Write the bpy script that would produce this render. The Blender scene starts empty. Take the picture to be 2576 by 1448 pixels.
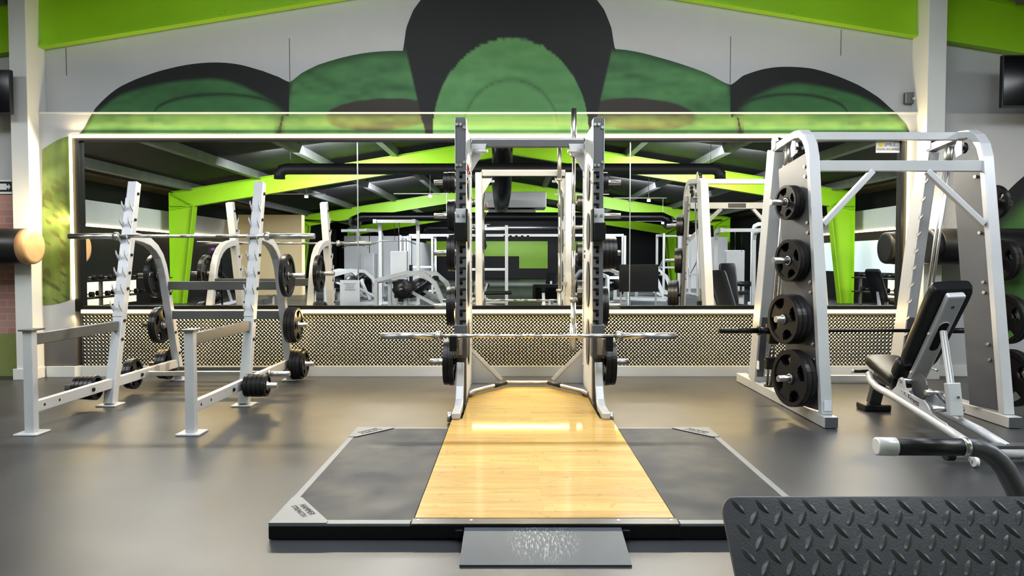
import bpy, bmesh, math, random
from mathutils import Vector, Matrix
random.seed(7)
PI = math.pi
COL = bpy.context.scene.collection
SC = bpy.context.scene

# ------------------------------------------------------------------ camera
CAM_Z, FOC = 1.25, 1860.0
PITCH = math.atan(69.0 / FOC)
cd = bpy.data.cameras.new('camera')
cam = bpy.data.objects.new('camera', cd)
COL.objects.link(cam)
cam.location = (0, 0, CAM_Z)
cam.rotation_euler = (PI / 2 - PITCH, 0, 0)
cd.sensor_width = 36.0
cd.lens = 36.0 * FOC / 2576.0
cd.clip_end = 200
SC.camera = cam
_c, _s = math.cos(PITCH), math.sin(PITCH)

def at(x, y, Y):
    """survey point of the photograph -> metres on the vertical plane at depth Y"""
    a, b = (x - 1288) / FOC, (724 - y) / FOC
    t = Y / (_c + b * _s)
    return Vector((a * t, Y, CAM_Z + (b * _c - _s) * t))

# ------------------------------------------------------------------ materials
def srgb(r, g, b):
    f = lambda v: (v / 255 / 12.92) if v / 255 <= 0.04045 else ((v / 255 + 0.055) / 1.055) ** 2.4
    return (f(r), f(g), f(b), 1)

MATS = {}
def mat(name, col, rough=0.5, metal=0.0, var=0.06, scale=6.0, bump=0.0, bscale=80.0, coat=0.0, spec=0.5, rvar=0.0, stretch=None):
    m = bpy.data.materials.new(name)
    m.use_nodes = True
    nt = m.node_tree
    b = nt.nodes['Principled BSDF']
    tc = nt.nodes.new('ShaderNodeTexCoord')
    mp = nt.nodes.new('ShaderNodeMapping')
    nt.links.new(tc.outputs['Object'], mp.inputs[0])
    if stretch: mp.inputs['Scale'].default_value = stretch
    n = nt.nodes.new('ShaderNodeTexNoise')
    n.inputs['Scale'].default_value = scale
    n.inputs['Detail'].default_value = 5
    nt.links.new(mp.outputs[0], n.inputs['Vector'])
    r = nt.nodes.new('ShaderNodeMapRange')
    r.inputs[1].default_value = 0.3; r.inputs[2].default_value = 0.7
    r.inputs[3].default_value = 1 - var; r.inputs[4].default_value = 1 + var
    nt.links.new(n.outputs[0], r.inputs[0])
    mx = nt.nodes.new('ShaderNodeMix'); mx.data_type = 'RGBA'; mx.blend_type = 'MULTIPLY'
    mx.inputs[0].default_value = 1
    mx.inputs[6].default_value = col
    nt.links.new(r.outputs[0], mx.inputs[7])
    nt.links.new(mx.outputs[2], b.inputs['Base Color'])
    b.inputs['Roughness'].default_value = rough
    if rvar:
        r2 = nt.nodes.new('ShaderNodeMapRange')
        r2.inputs[1].default_value = 0.3; r2.inputs[2].default_value = 0.7
        r2.inputs[3].default_value = rough - rvar; r2.inputs[4].default_value = rough + rvar
        nt.links.new(n.outputs[0], r2.inputs[0]); nt.links.new(r2.outputs[0], b.inputs['Roughness'])
    b.inputs['Metallic'].default_value = metal
    b.inputs['Coat Weight'].default_value = coat
    b.inputs['Coat Roughness'].default_value = 0.12
    b.inputs['Specular IOR Level'].default_value = spec
    if bump:
        n2 = nt.nodes.new('ShaderNodeTexNoise'); n2.inputs['Scale'].default_value = bscale
        nt.links.new(mp.outputs[0], n2.inputs['Vector'])
        bp = nt.nodes.new('ShaderNodeBump'); bp.inputs['Strength'].default_value = bump
        bp.inputs['Distance'].default_value = 0.002
        nt.links.new(n2.outputs[0], bp.inputs['Height']); nt.links.new(bp.outputs[0], b.inputs['Normal'])
    MATS[name] = m
    return m

def emat(name, col, strength):
    m = mat(name, col, 0.5)
    b = m.node_tree.nodes['Principled BSDF']
    b.inputs['Emission Color'].default_value = col
    b.inputs['Emission Strength'].default_value = strength
    return m

silver = mat('silver_paint', srgb(206, 207, 211), 0.36, 0.22, 0.05, 3, 0.05, 400)
silver_dark = mat('satin_grey_metal', srgb(120, 121, 124), 0.34, 0.5, 0.05, 4)
trim_bright = mat('satin_cap', srgb(225, 225, 225), 0.3, 0.15, 0.03, 5)
trim_metal = mat('platform_trim', srgb(128, 131, 135), 0.5, 0.2, 0.08, 6)
tread_rubber = mat('tread_rubber', srgb(74, 75, 78), 0.32, 0.0, 0.12, 14, 0.12, 260)
graphite = mat('graphite_paint', srgb(104, 105, 109), 0.42, 0.2, 0.06, 4)
chrome = mat('chrome', (0.64, 0.64, 0.64, 1), 0.31, 1.0, 0.01, 2)
steel = mat('brushed_steel', (0.64, 0.64, 0.63, 1), 0.34, 1.0, 0.02, 2)
black_rubber = mat('black_rubber', srgb(38, 38, 40), 0.38, 0.0, 0.15, 12, 0.1, 200)
plate_black = mat('plate_rubber', srgb(40, 39, 40), 0.33, 0.0, 0.15, 14, 0.06, 150)
black_paint = mat('black_paint', srgb(24, 24, 26), 0.35, 0.0, 0.1, 8)
hole_black = mat('recess_black', srgb(6, 6, 7), 0.7, 0, 0.02)
vinyl = mat('black_vinyl', srgb(30, 30, 33), 0.36, 0.0, 0.12, 20, 0.15, 260)
tan = mat('tan_vinyl', srgb(186, 150, 112), 0.5, 0.0, 0.08, 8)
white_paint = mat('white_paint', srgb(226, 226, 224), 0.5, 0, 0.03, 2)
wall_paint = mat('wall_paint', srgb(196, 196, 199), 0.62, 0, 0.035, 1.2, 0.1, 160)
lime = mat('lime_paint', srgb(162, 214, 40), 0.42, 0.0, 0.05, 1.0, 0.05, 60)
dark_grey_wall = mat('dark_grey_wall', srgb(110, 108, 108), 0.6, 0, 0.05)
ceiling_black = mat('ceiling_black', srgb(52, 50, 50), 0.7, 0, 0.25, 1.5, 0.3, 12)
purlin_grey = mat('purlin_grey', srgb(128, 128, 130), 0.5, 0.2, 0.1, 3)
insul = mat('roof_insulation', srgb(150, 130, 98), 0.6, 0, 0.3, 1.2, 0.6, 5)
duct_grey = mat('duct_grey', srgb(52, 54, 56), 0.5, 0.0, 0.1, 3)
flex_black = mat('flex_duct', srgb(20, 20, 22), 0.3, 0, 0.3, 9, 0.8, 14)
sheet_metal = mat('scuffed_sheet', srgb(132, 135, 142), 0.34, 0.55, 0.1, 3)
paper = mat('paper', srgb(232, 234, 240), 0.6, 0, 0.03, 5)
ink = mat('ink', srgb(30, 30, 32), 0.6, 0, 0.02)
yellow = mat('yellow_ink', srgb(232, 214, 60), 0.6, 0, 0.02)
red = mat('red_tag', srgb(150, 30, 28), 0.5, 0, 0.05)
white_plastic = mat('white_plastic', srgb(235, 235, 233), 0.4, 0, 0.02)
beige_wall = mat('beige_wall', srgb(240, 218, 172), 0.6, 0, 0.03, 2)
purple = mat('purple_rubber', srgb(58, 34, 62), 0.4, 0, 0.1)
wall_dark = mat('wall_dark', srgb(34, 33, 36), 0.6, 0, 0.15, 2)
green_mat = mat('pale_green_paint', srgb(138, 146, 92), 0.6, 0, 0.15, 3)
glass_pale = emat('pale_window', srgb(190, 205, 210), 0.9)
led_warm = emat('led_strip', (1.0, 0.80, 0.42, 1), 7.0)
led_low = emat('led_strip_low', (1.0, 0.80, 0.34, 1), 2.2)
led_room = emat('led_room', (1.0, 0.86, 0.50, 1), 6.0)
lamp_glow = emat('lamp_glow', (1.0, 0.97, 0.90, 1), 9.0)
green_led = emat('green_glow', (0.05, 0.8, 0.35, 1), 2.0)

# mirror
mirror_m = mat('mirror_silver', (0.90, 0.91, 0.90, 1), 0.0, 1.0, 0.005, 0.5)

# floor: dark rubber, mottled, soft sheen, faint sheet joints
def floor_material():
    m = mat('rubber_floor', srgb(70, 71, 74), 0.36, 0, 0.24, 0.9, 0.0, 220, rvar=0.07, spec=0.36)
    return m
floor_m = floor_material()
mat_rubber = mat('platform_rubber', srgb(44, 48, 57), 0.55, 0, 0.34, 5, 0.15, 120, spec=0.28, rvar=0.08)

def wood_material():
    m = bpy.data.materials.new('maple_deck'); m.use_nodes = True
    nt = m.node_tree; b = nt.nodes['Principled BSDF']
    tc = nt.nodes.new('ShaderNodeTexCoord')
    mp = nt.nodes.new('ShaderNodeMapping'); nt.links.new(tc.outputs['Object'], mp.inputs[0])
    br = nt.nodes.new('ShaderNodeTexBrick')
    br.inputs['Scale'].default_value = 1.0
    br.inputs['Brick Width'].default_value = 1.6; br.inputs['Row Height'].default_value = 0.11
    br.inputs['Mortar Size'].default_value = 0.0009
    br.inputs['Color1'].default_value = srgb(208, 170, 88); br.inputs['Color2'].default_value = srgb(190, 146, 64)
    br.inputs['Mortar'].default_value = srgb(166, 124, 56); br.inputs['Bias'].default_value = -0.1
    nt.links.new(mp.outputs[0], br.inputs['Vector'])
    mp2 = nt.nodes.new('ShaderNodeMapping'); mp2.inputs['Scale'].default_value = (1.1, 15.0, 1)
    nt.links.new(tc.outputs['Object'], mp2.inputs[0])
    n = nt.nodes.new('ShaderNodeTexNoise'); n.inputs['Scale'].default_value = 2.0; n.inputs['Detail'].default_value = 7
    n.inputs['Distortion'].default_value = 0.8
    nt.links.new(mp2.outputs[0], n.inputs['Vector'])
    r = nt.nodes.new('ShaderNodeMapRange'); r.inputs[1].default_value = 0.25; r.inputs[2].default_value = 0.75
    r.inputs[3].default_value = 0.66; r.inputs[4].default_value = 1.12
    nt.links.new(n.outputs[0], r.inputs[0])
    mx = nt.nodes.new('ShaderNodeMix'); mx.data_type = 'RGBA'; mx.blend_type = 'MULTIPLY'; mx.inputs[0].default_value = 1
    nt.links.new(br.outputs[0], mx.inputs[6]); nt.links.new(r.outputs[0], mx.inputs[7])
    # scuffs
    n3 = nt.nodes.new('ShaderNodeTexNoise'); n3.inputs['Scale'].default_value = 9; n3.inputs['Detail'].default_value = 9
    n3.inputs['Distortion'].default_value = 2.2
    nt.links.new(mp.outputs[0], n3.inputs['Vector'])
    r3 = nt.nodes.new('ShaderNodeMapRange'); r3.inputs[1].default_value = 0.60; r3.inputs[2].default_value = 0.72
    r3.inputs[3].default_value = 0.0; r3.inputs[4].default_value = 0.55
    nt.links.new(n3.outputs[0], r3.inputs[0])
    mx3 = nt.nodes.new('ShaderNodeMix'); mx3.data_type = 'RGBA'
    nt.links.new(r3.outputs[0], mx3.inputs[0]); nt.links.new(mx.outputs[2], mx3.inputs[6])
    mx3.inputs[7].default_value = srgb(140, 102, 50)
    nt.links.new(mx3.outputs[2], b.inputs['Base Color'])
    b.inputs['Roughness'].default_value = 0.45
    b.inputs['Coat Weight'].default_value = 0.3; b.inputs['Coat Roughness'].default_value = 0.06
    return m
wood_m = wood_material()

def brick_material():
    m = bpy.data.materials.new('brick_paint'); m.use_nodes = True
    nt = m.node_tree; b = nt.nodes['Principled BSDF']
    tc = nt.nodes.new('ShaderNodeTexCoord')
    mp = nt.nodes.new('ShaderNodeMapping'); mp.inputs['Rotation'].default_value = (PI / 2, 0, 0)
    nt.links.new(tc.outputs['Object'], mp.inputs[0])
    br = nt.nodes.new('ShaderNodeTexBrick'); br.inputs['Scale'].default_value = 1
    br.inputs['Brick Width'].default_value = 0.21; br.inputs['Row Height'].default_value = 0.075
    br.inputs['Mortar Size'].default_value = 0.006
    br.inputs['Color1'].default_value = srgb(186, 148, 141); br.inputs['Color2'].default_value = srgb(172, 132, 126)
    br.inputs['Mortar'].default_value = srgb(186, 160, 150)
    nt.links.new(mp.outputs[0], br.inputs['Vector']); nt.links.new(br.outputs[0], b.inputs['Base Color'])
    b.inputs['Roughness'].default_value = 0.7
    return m
brick_m = brick_material()

def ramp_material():
    m = mat('scuffed_ramp', srgb(112, 116, 124), 0.36, 0.5, 0.08, 3)
    nt = m.node_tree; b = nt.nodes['Principled BSDF']
    src = b.inputs['Base Color'].links[0].from_socket
    tc = nt.nodes.new('ShaderNodeTexCoord')
    mp = nt.nodes.new('ShaderNodeMapping'); mp.inputs['Scale'].default_value = (110, 22, 12)
    mp.inputs['Rotation'].default_value = (0, 0, 0.15)
    nt.links.new(tc.outputs['Object'], mp.inputs[0])
    n = nt.nodes.new('ShaderNodeTexNoise'); n.inputs['Scale'].default_value = 1.6; n.inputs['Detail'].default_value = 6
    nt.links.new(mp.outputs[0], n.inputs['Vector'])
    gr = nt.nodes.new('ShaderNodeTexGradient'); gr.gradient_type = 'SPHERICAL'
    mp2 = nt.nodes.new('ShaderNodeMapping'); mp2.inputs['Scale'].default_value = (5.5, 5.0, 2)
    mp2.inputs['Location'].default_value = (0, -0.2, 0)
    nt.links.new(tc.outputs['Object'], mp2.inputs[0]); nt.links.new(mp2.outputs[0], gr.inputs[0])
    r = nt.nodes.new('ShaderNodeMapRange'); r.inputs[1].default_value = 0.53; r.inputs[2].default_value = 0.62
    nt.links.new(n.outputs[0], r.inputs[0])
    mu = nt.nodes.new('ShaderNodeMath'); mu.operation = 'MULTIPLY'
    gp = nt.nodes.new('ShaderNodeMapRange'); gp.inputs[1].default_value = 0.05; gp.inputs[2].default_value = 0.5
    nt.links.new(gr.outputs[1], gp.inputs[0])
    nt.links.new(r.outputs[0], mu.inputs[0]); nt.links.new(gp.outputs[0], mu.inputs[1])
    mx = nt.nodes.new('ShaderNodeMix'); mx.data_type = 'RGBA'
    nt.links.new(mu.outputs[0], mx.inputs[0]); nt.links.new(src, mx.inputs[6]); mx.inputs[7].default_value = srgb(176, 179, 184)
    nt.links.new(mx.outputs[2], b.inputs['Base Color'])
    return m
ramp_m = ramp_material()

# ------------------------------------------------------------------ mesh helpers
class MB:
    def __init__(self): self.bm = bmesh.new()
    def quad(self, pts):
        vs = [self.bm.verts.new(p) for p in pts]
        return self.bm.faces.new(vs)
    def box(self, x0, x1, y0, y1, z0, z1):
        v = [self.bm.verts.new((x, y, z)) for x in (x0, x1) for y in (y0, y1) for z in (z0, z1)]
        for f in ((0, 1, 3, 2), (4, 6, 7, 5), (0, 4, 5, 1), (2, 3, 7, 6), (0, 2, 6, 4), (1, 5, 7, 3)):
            self.bm.faces.new([v[i] for i in f])
        return self
    def bar(self, p0, p1, w, h, up=(0, 0, 1)):
        """rectangular bar from p0 to p1, w across, h along up"""
        return self.sweep([p0, p1], w, h, up)
    def sweep(self, pts, w, h, up=(0, 0, 1), cap=True, closed=False):
        """rectangular section along a path; 'side' axis = up x tangent is kept constant when the path is planar"""
        P = [Vector(p) for p in pts]; n = len(P)
        U = Vector(up); rings = []
        for i in range(n):
            a = P[max(i - 1, 0)]; b = P[min(i + 1, n - 1)]
            t1 = (P[i] - a).normalized() if i > 0 else (b - P[i]).normalized()
            t2 = (b - P[i]).normalized() if i < n - 1 else t1
            t = (t1 + t2).normalized()
            k = 1.0 / max(0.5, t.dot(t2))
            s = t.cross(U)
            if s.length < 1e-4: s = t.cross(Vector((0, 1, 0)))
            s.normalize(); nn = s.cross(t).normalized()
            rings.append([self.bm.verts.new(P[i] + s * (sx * w / 2) + nn * (sz * h / 2 * k)) for sx, sz in ((-1, -1), (1, -1), (1, 1), (-1, 1))])
        for i in range(n - 1):
            for j in range(4):
                self.bm.faces.new([rings[i][j], rings[i][(j + 1) % 4], rings[i + 1][(j + 1) % 4], rings[i + 1][j]])
        if cap:
            self.bm.faces.new(rings[0][::-1]); self.bm.faces.new(rings[-1])
        return self
    def plan(self, pts, w, h):
        """section sweep for a path lying in a YZ plane: w along X, h across the path"""
        P = [Vector(p) for p in pts]; n = len(P); rings = []
        for i in range(n):
            t1 = (P[i] - P[i - 1]).normalized() if i > 0 else (P[1] - P[0]).normalized()
            t2 = (P[i + 1] - P[i]).normalized() if i < n - 1 else t1
            t = (t1 + t2).normalized(); k = 1.0 / max(0.5, t.dot(t2))
            s = Vector((1, 0, 0)); nn = s.cross(t).normalized()
            rings.append([self.bm.verts.new(P[i] + s * (sx * w / 2) + nn * (sz * h / 2 * k)) for sx, sz in ((-1, -1), (1, -1), (1, 1), (-1, 1))])
        for i in range(n - 1):
            for j in range(4):
                self.bm.faces.new([rings[i][j], rings[i][(j + 1) % 4], rings[i + 1][(j + 1) % 4], rings[i + 1][j]])
        self.bm.faces.new(rings[0][::-1]); self.bm.faces.new(rings[-1])
        return self
    def tube(self, pts, r, seg=12, cap=True):
        P = [Vector(p) for p in pts]; n = len(P)
        rr = r if isinstance(r, (list, tuple)) else [r] * n
        rings = []; ref = None
        for i in range(n):
            t1 = (P[i] - P[i - 1]) if i > 0 else (P[1] - P[0])
            t2 = (P[i + 1] - P[i]) if i < n - 1 else t1
            t = (t1.normalized() + t2.normalized()).normalized()
            if ref is None:
                ref = Vector((0, 0, 1)) if abs(t.z) < 0.9 else Vector((1, 0, 0))
            a = t.cross(ref)
            if a.length < 1e-4: a = t.cross(Vector((0, 1, 0)))
            a.normalize(); b = a.cross(t).normalized(); ref = b
            ring = []
            for k in range(seg):
                th = 2 * PI * k / seg
                ring.append(self.bm.verts.new(P[i] + (a * math.cos(th) + b * math.sin(th)) * rr[i]))
            rings.append(ring)
        for i in range(n - 1):
            for k in range(seg):
                f = self.bm.faces.new([rings[i][k], rings[i][(k + 1) % seg], rings[i + 1][(k + 1) % seg], rings[i + 1][k]])
                f.smooth = True
        if cap:
            self.bm.faces.new(rings[0][::-1]); self.bm.faces.new(rings[-1])
        return self
    def cyl(self, p0, p1, r, seg=16): return self.tube([p0, p1], r, seg)
    def prism(self, poly, vec):
        """polygon (3D points) pushed along vec"""
        a = [self.bm.verts.new(p) for p in poly]
        v = Vector(vec)
        b = [self.bm.verts.new(Vector(p) + v) for p in poly]
        self.bm.faces.new(a[::-1]); self.bm.faces.new(b)
        n = len(a)
        for i in range(n):
            self.bm.faces.new([a[i], a[(i + 1) % n], b[(i + 1) % n], b[i]])
        return self
    def lathe(self, prof, axis0, axis1, seg=40):
        """profile [(d, r)] along axis0->axis1 direction, d in metres from axis0"""
        A = Vector(axis0); t = (Vector(axis1) - A).normalized()
        ref = Vector((0, 0, 1)) if abs(t.z) < 0.9 else Vector((1, 0, 0))
        a = t.cross(ref).normalized(); b = a.cross(t).normalized()
        rings = []
        for d, r in prof:
            rings.append([self.bm.verts.new(A + t * d + (a * math.cos(2 * PI * k / seg) + b * math.sin(2 * PI * k / seg)) * max(r, 1e-4)) for k in range(seg)])
        for i in range(len(rings) - 1):
            for k in range(seg):
                self.bm.faces.new([rings[i][k], rings[i][(k + 1) % seg], rings[i + 1][(k + 1) % seg], rings[i + 1][k]]).smooth = True
        self.bm.faces.new(rings[0][::-1]); self.bm.faces.new(rings[-1])
        return self
    def build(self, name, m, parent=None, bevel=0.0, seg=2):
        bmesh.ops.recalc_face_normals(self.bm, faces=self.bm.faces)
        me = bpy.data.meshes.new(name)
        self.bm.to_mesh(me); self.bm.free()
        me.materials.append(m)
        o = bpy.data.objects.new(name, me); COL.objects.link(o)
        if parent is not None:
            o.parent = parent
            off = Vector((0, 0, 0)); p = parent
            while p is not None:
                off += Vector(p.location); p = p.parent
            me.transform(Matrix.Translation(-off))
        if bevel:
            md = o.modifiers.new('bevel', 'BEVEL'); md.width = bevel; md.segments = seg; md.limit_method = 'ANGLE'
            md.angle_limit = 0.6; md.harden_normals = False
        return o

def tag(o, label=None, cat=None, group=None, kind=None):
    if label: o['label'] = label
    if cat: o['category'] = cat
    if group: o['group'] = group
    if kind: o['kind'] = kind
    return o

def thing(name, label, cat, loc=(0, 0, 0), group=None):
    o = bpy.data.objects.new(name, None); COL.objects.link(o)
    o.location = loc; o.empty_display_size = 0.1
    return tag(o, label, cat, group)

def struct(name, mb, m, bevel=0.0):
    return tag(mb.build(name, m, None, bevel), kind='structure')

def copy_tree(o, parent=None):
    c = o.copy(); COL.objects.link(c)
    if parent is not None: c.parent = parent
    for ch in [x for x in o.children]: copy_tree(ch, c)
    return c

def lettering(text, size, m, parent, origin, xdir, ydir, depth=0.0012, align='CENTER', name='lettering', sx=1.0):
    cu = bpy.data.curves.new('txt', 'FONT'); cu.body = text; cu.size = size; cu.extrude = depth
    cu.align_x = align; cu.align_y = 'CENTER'; cu.resolution_u = 3
    t = bpy.data.objects.new('txt', cu); COL.objects.link(t)
    dg = bpy.context.evaluated_depsgraph_get()
    me = bpy.data.meshes.new_from_object(t.evaluated_get(dg))
    bpy.data.objects.remove(t)
    X = Vector(xdir).normalized(); Yv = Vector(ydir).normalized(); Z = X.cross(Yv)
    M = Matrix(((X.x * sx, Yv.x, Z.x, origin[0]), (X.y * sx, Yv.y, Z.y, origin[1]), (X.z * sx, Yv.z, Z.z, origin[2]), (0, 0, 0, 1)))
    me.transform(M); me.materials.clear(); me.materials.append(m)
    o = bpy.data.objects.new(name, me); COL.objects.link(o)
    o.parent = parent
    off = Vector((0, 0, 0)); p = parent
    while p is not None:
        off += Vector(p.location); p = p.parent
    me.transform(Matrix.Translation(-off))
    return o

def bolts(items, m, parent, name='bolt', seg=10):
    for p0, p1, r in items:
        mb = MB(); mb.cyl(p0, p1, r, seg); mb.build(name, m, parent)

def arc(c, r, a0, a1, n, plane='yz', x=0):
    out = []
    for i in range(n + 1):
        a = a0 + (a1 - a0) * i / n
        out.append((x, c[0] + r * math.cos(a), c[1] + r * math.sin(a)))
    return out

# ------------------------------------------------------------------ weight plates
PROTO = {}
def plate_mesh(R, t, holes=4):
    """grip plate, axis along X, centred on the origin"""
    bm = bmesh.new(); N = 48
    def slab(radii, hx, hole):
        V = {}
        for s in (0, 1):
            for i, r in enumerate(radii):
                for j in range(N):
                    a = 2 * PI * (j + 0.5) / N
                    V[s, i, j] = bm.verts.new(((hx if s else -hx), r * math.cos(a), r * math.sin(a)))
        solid = lambda i, j: 0 <= i < len(radii) - 1 and not hole(i, j % N)
        for i in range(len(radii) - 1):
            for j in range(N):
                if not solid(i, j): continue
                k = (j + 1) % N
                for s in (0, 1):
                    bm.faces.new([V[s, i, j], V[s, i + 1, j], V[s, i + 1, k], V[s, i, k]])
                if not solid(i - 1, j): bm.faces.new([V[0, i, j], V[1, i, j], V[1, i, k], V[0, i, k]])
                if not solid(i + 1, j): bm.faces.new([V[0, i + 1, j], V[1, i + 1, j], V[1, i + 1, k], V[0, i + 1, k]])
                if not solid(i, j - 1): bm.faces.new([V[0, i, j], V[0, i + 1, j], V[1, i + 1, j], V[1, i, j]])
                if not solid(i, j + 1): bm.faces.new([V[0, i, k], V[0, i + 1, k], V[1, i + 1, k], V[1, i, k]])
    none = lambda i, j: False
    q = N // holes
    slab([0.85 * R, 0.875 * R, 0.985 * R, R], t / 2, none)
    slab([R, R + 0.0035], t * 0.36, none)
    slab([max(0.22 * R, 0.0295), 0.46 * R, 0.55 * R, 0.86 * R], t * 0.28,
         lambda i, j: (i == 1 and abs((j % q) - (q / 2 - 0.5)) < q * 0.16) or (i == 2 and abs((j % q) - (q / 2 - 0.5)) < q * 0.28))
    slab([0.0285, 0.0285 + 0.006, 0.24 * R if 0.24 * R > 0.042 else 0.042], t * 0.42, none)
    bmesh.ops.recalc_face_normals(bm, faces=bm.faces)
    me = bpy.data.meshes.new('weight_plate'); bm.to_mesh(me); bm.free()
    me.materials.append(plate_black)
    return me

def plate(R, t, loc, label, group, spin=0.0, side=1):
    key = (R, t)
    if key not in PROTO:
        me = plate_mesh(R, t, 4 if R > 0.12 else 3)
        mb = MB(); mb.lathe([(-t * 0.46, 0.0285), (-t * 0.46, 0.036), (t * 0.46, 0.036), (t * 0.46, 0.0285)], (0, 0, 0), (1, 0, 0), 20)
        # open ring: bore faces removed
        for f in [f for f in mb.bm.faces if len(f.verts) > 4]: mb.bm.faces.remove(f)
        me2 = bpy.data.meshes.new('bore_ring'); mb.bm.to_mesh(me2); mb.bm.free(); me2.materials.append(chrome)
        PROTO[key] = (me, me2)
    me, me2 = PROTO[key]
    o = bpy.data.objects.new('weight_plate', me); COL.objects.link(o)
    o.location = loc; o.rotation_euler = (spin, 0, 0)
    tag(o, label, 'weight plate', group)
    r = bpy.data.objects.new('bore_ring', me2); COL.objects.link(r); r.parent = o
    return o

def stack(x_in, side, y, z, specs, label, group, spin=None, rz=0.0, gap=0.0):
    """plates side by side on a horn: x_in = inner face, side = +1/-1 direction outwards"""
    x = gap; n = len(specs)
    for i, (R, t) in enumerate(specs):
        c = x + t / 2; ax = Vector((side * math.cos(rz), side * math.sin(rz), 0)); pos3 = Vector((x_in, y, z)) + ax * c
        if n == 1: pos = ''
        elif i == 0: pos = 'innermost of the %s ' % {2: 'two', 3: 'three', 4: 'four', 5: 'five'}[n]
        elif i == n - 1: pos = 'outermost of the %s ' % {2: 'two', 3: 'three', 4: 'four', 5: 'five'}[n]
        else: pos = '%s from outside of the %s ' % ({1: 'second', 2: 'third', 3: 'fourth'}[n - 1 - i], {3: 'three', 4: 'four', 5: 'five'}[n])
        if pos: pos = pos[:-1] + ' '
        lab = (pos + label) if n > 1 else label
        o = plate(R, t, pos3, lab, group, spin if spin is not None else random.uniform(0, 1.5)); o.rotation_euler[2] = rz
        x += t + 0.002

# ------------------------------------------------------------------ the setting
YW, YM = 7.92, 7.98           # face of the lower wall, face of the mirror
ZL = at(1000, 283, YW).z      # ledge of the thicker lower wall
mb = MB(); mb.box(-13, 13, -36, 8.3, -0.1, 0.0)
struct('floor', mb, floor_m)
# mirror opening
L0, R0 = at(178, 343, YW).x, at(2284, 343, YW).x
T0, B0 = at(1288, 337, YW).z, at(1288, 783, YW).z
mb = MB()
mb.box(-13, 13, 8.05, 8.25, 0, 5.6)                       # upper wall
struct('wall_back', mb, wall_paint)
for _nm, _b in (('wall_lower_left', (-5.06, L0, YW, 8.05, 0.42, ZL)), ('wall_lower_top', (L0, R0, YW, 8.05, T0, ZL)), ('wall_lower_right', (R0, 4.31, YW, 8.05, 0, ZL))):
    mb = MB(); mb.box(*_b); struct(_nm, mb, wall_paint)
mb = MB(); mb.box(-5.02, 4.305, YW - 0.008, YW, ZL - 0.014, ZL + 0.004)  # pale strip added as the highlight along the lit ledge
struct('trim_ledge_highlight', mb, white_paint)
mb = MB(); mb.box(-5.06, L0, YW, 8.05, 0, 0.42)
struct('wall_plinth', mb, dark_grey_wall)
mb = MB(); mb.box(4.48, 13, 7.98, 8.05, 0, ZL)
struct('wall_right_bay', mb, wall_paint)
# left bay: painted brick picture on the wall with a pale green foot
mb = MB(); mb.box(-13, -5.19, 7.98, 8.05, 0.46, 1.96)
struct('wall_brick', mb, brick_m)
mb = MB(); mb.box(-13, -5.19, 7.97, 8.05, 0, 0.46)
struct('wall_green_foot', mb, green_mat)
mb = MB(); mb.box(-13, -5.19, 8.0, 8.05, 1.96, 2.84)
struct('wall_left_bay', mb, wall_paint)
# columns
mb = MB(); mb.box(-5.21, -5.03, 7.74, 8.05, 0, 5.0)
struct('column_left', mb, white_paint, 0.004)
mb = MB(); mb.box(4.31, 4.50, 7.74, 8.05, 0, 5.0)
struct('column_right', mb, white_paint, 0.004)
mb = MB(); mb.box(-5.235, -5.01, 7.715, 7.74, 0, 0.115); mb.box(-5.03, -5.015, 7.74, YW, 0, 0.115)
struct('baseboard_column', mb, white_paint, 0.003)
# baseboards
mb = MB(); mb.box(-5.0, L0 + 0.0, YW - 0.022, YW, 0, 0.115)
mb.prism([(L0, YW - 0.022, 0), (L0 + 0.06, YM - 0.03, 0), (L0 + 0.06, YM, 0), (L0, YM, 0)], (0, 0, 0.115))
struct('baseboard_left', mb, white_paint, 0.003)
mb = MB(); mb.box(L0 + 0.06, R0, YM - 0.05, YM, 0, 0.115)
struct('baseboard_back', mb, white_paint, 0.003)
mb = MB(); mb.box(R0, 4.31, YW - 0.022, YW, 0, 0.115); mb.box(4.50, 13, 7.95, 7.98, 0, 0.115)
struct('baseboard_right', mb, white_paint, 0.003)
# roof planes and the lower side roofs
mb = MB()
for s in (-1, 1):
    mb.prism([(0, -36, 5.02), (s * 10.2, -36, 3.36), (s * 10.2, -36, 3.42), (0, -36, 5.08)], (0, 44.1, 0))
struct('ceiling', mb, ceiling_black)
mb = MB()
for s in (-1, 1): mb.prism([(s * 10.2, -36, 3.36), (s * 13, -36, 2.95), (s * 13, -36, 3.02), (s * 10.2, -36, 3.42)], (0, 44.1, 0))
struct('ceiling_side', mb, insul)
for nm, s in (('wall_left', -1), ('wall_right', 1)):
    mb = MB(); mb.box(*sorted((s * 10.75, s * 10.9)), -36, 8.05, 0, 3.4); struct(nm, mb, wall_dark)
mb = MB(); mb.box(-13, 13, -36.2, -36, 0, 5.6); struct('wall_far', mb, wall_dark)
mb = MB(); mb.box(-6, 0.5, -36.0, -35.9, 1.55, 2.6); mb.box(0.5, 2.5, -36, -35.9, 0.7, 2.6); mb.box(4.0, 7.0, -36, -35.9, 1.75, 2.6)
struct('wall_far_band', mb, lime)
# purlins
for i, x in enumerate([-11.4, -9.4, -7.4, -5.4, -3.4, -1.5, 1.5, 3.4, 5.4, 7.4, 9.4, 11.4]):
    z = 5.02 - 0.163 * abs(x)
    if abs(x) > 10.2: z = 3.36 - 0.146 * (abs(x) - 10.2)
    mb = MB(); mb.box(x - 0.09, x + 0.09, -35.9, 7.9, z - 0.2, z + 0.02)
    tag(struct('trim_purlin', mb, purlin_grey))

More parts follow.
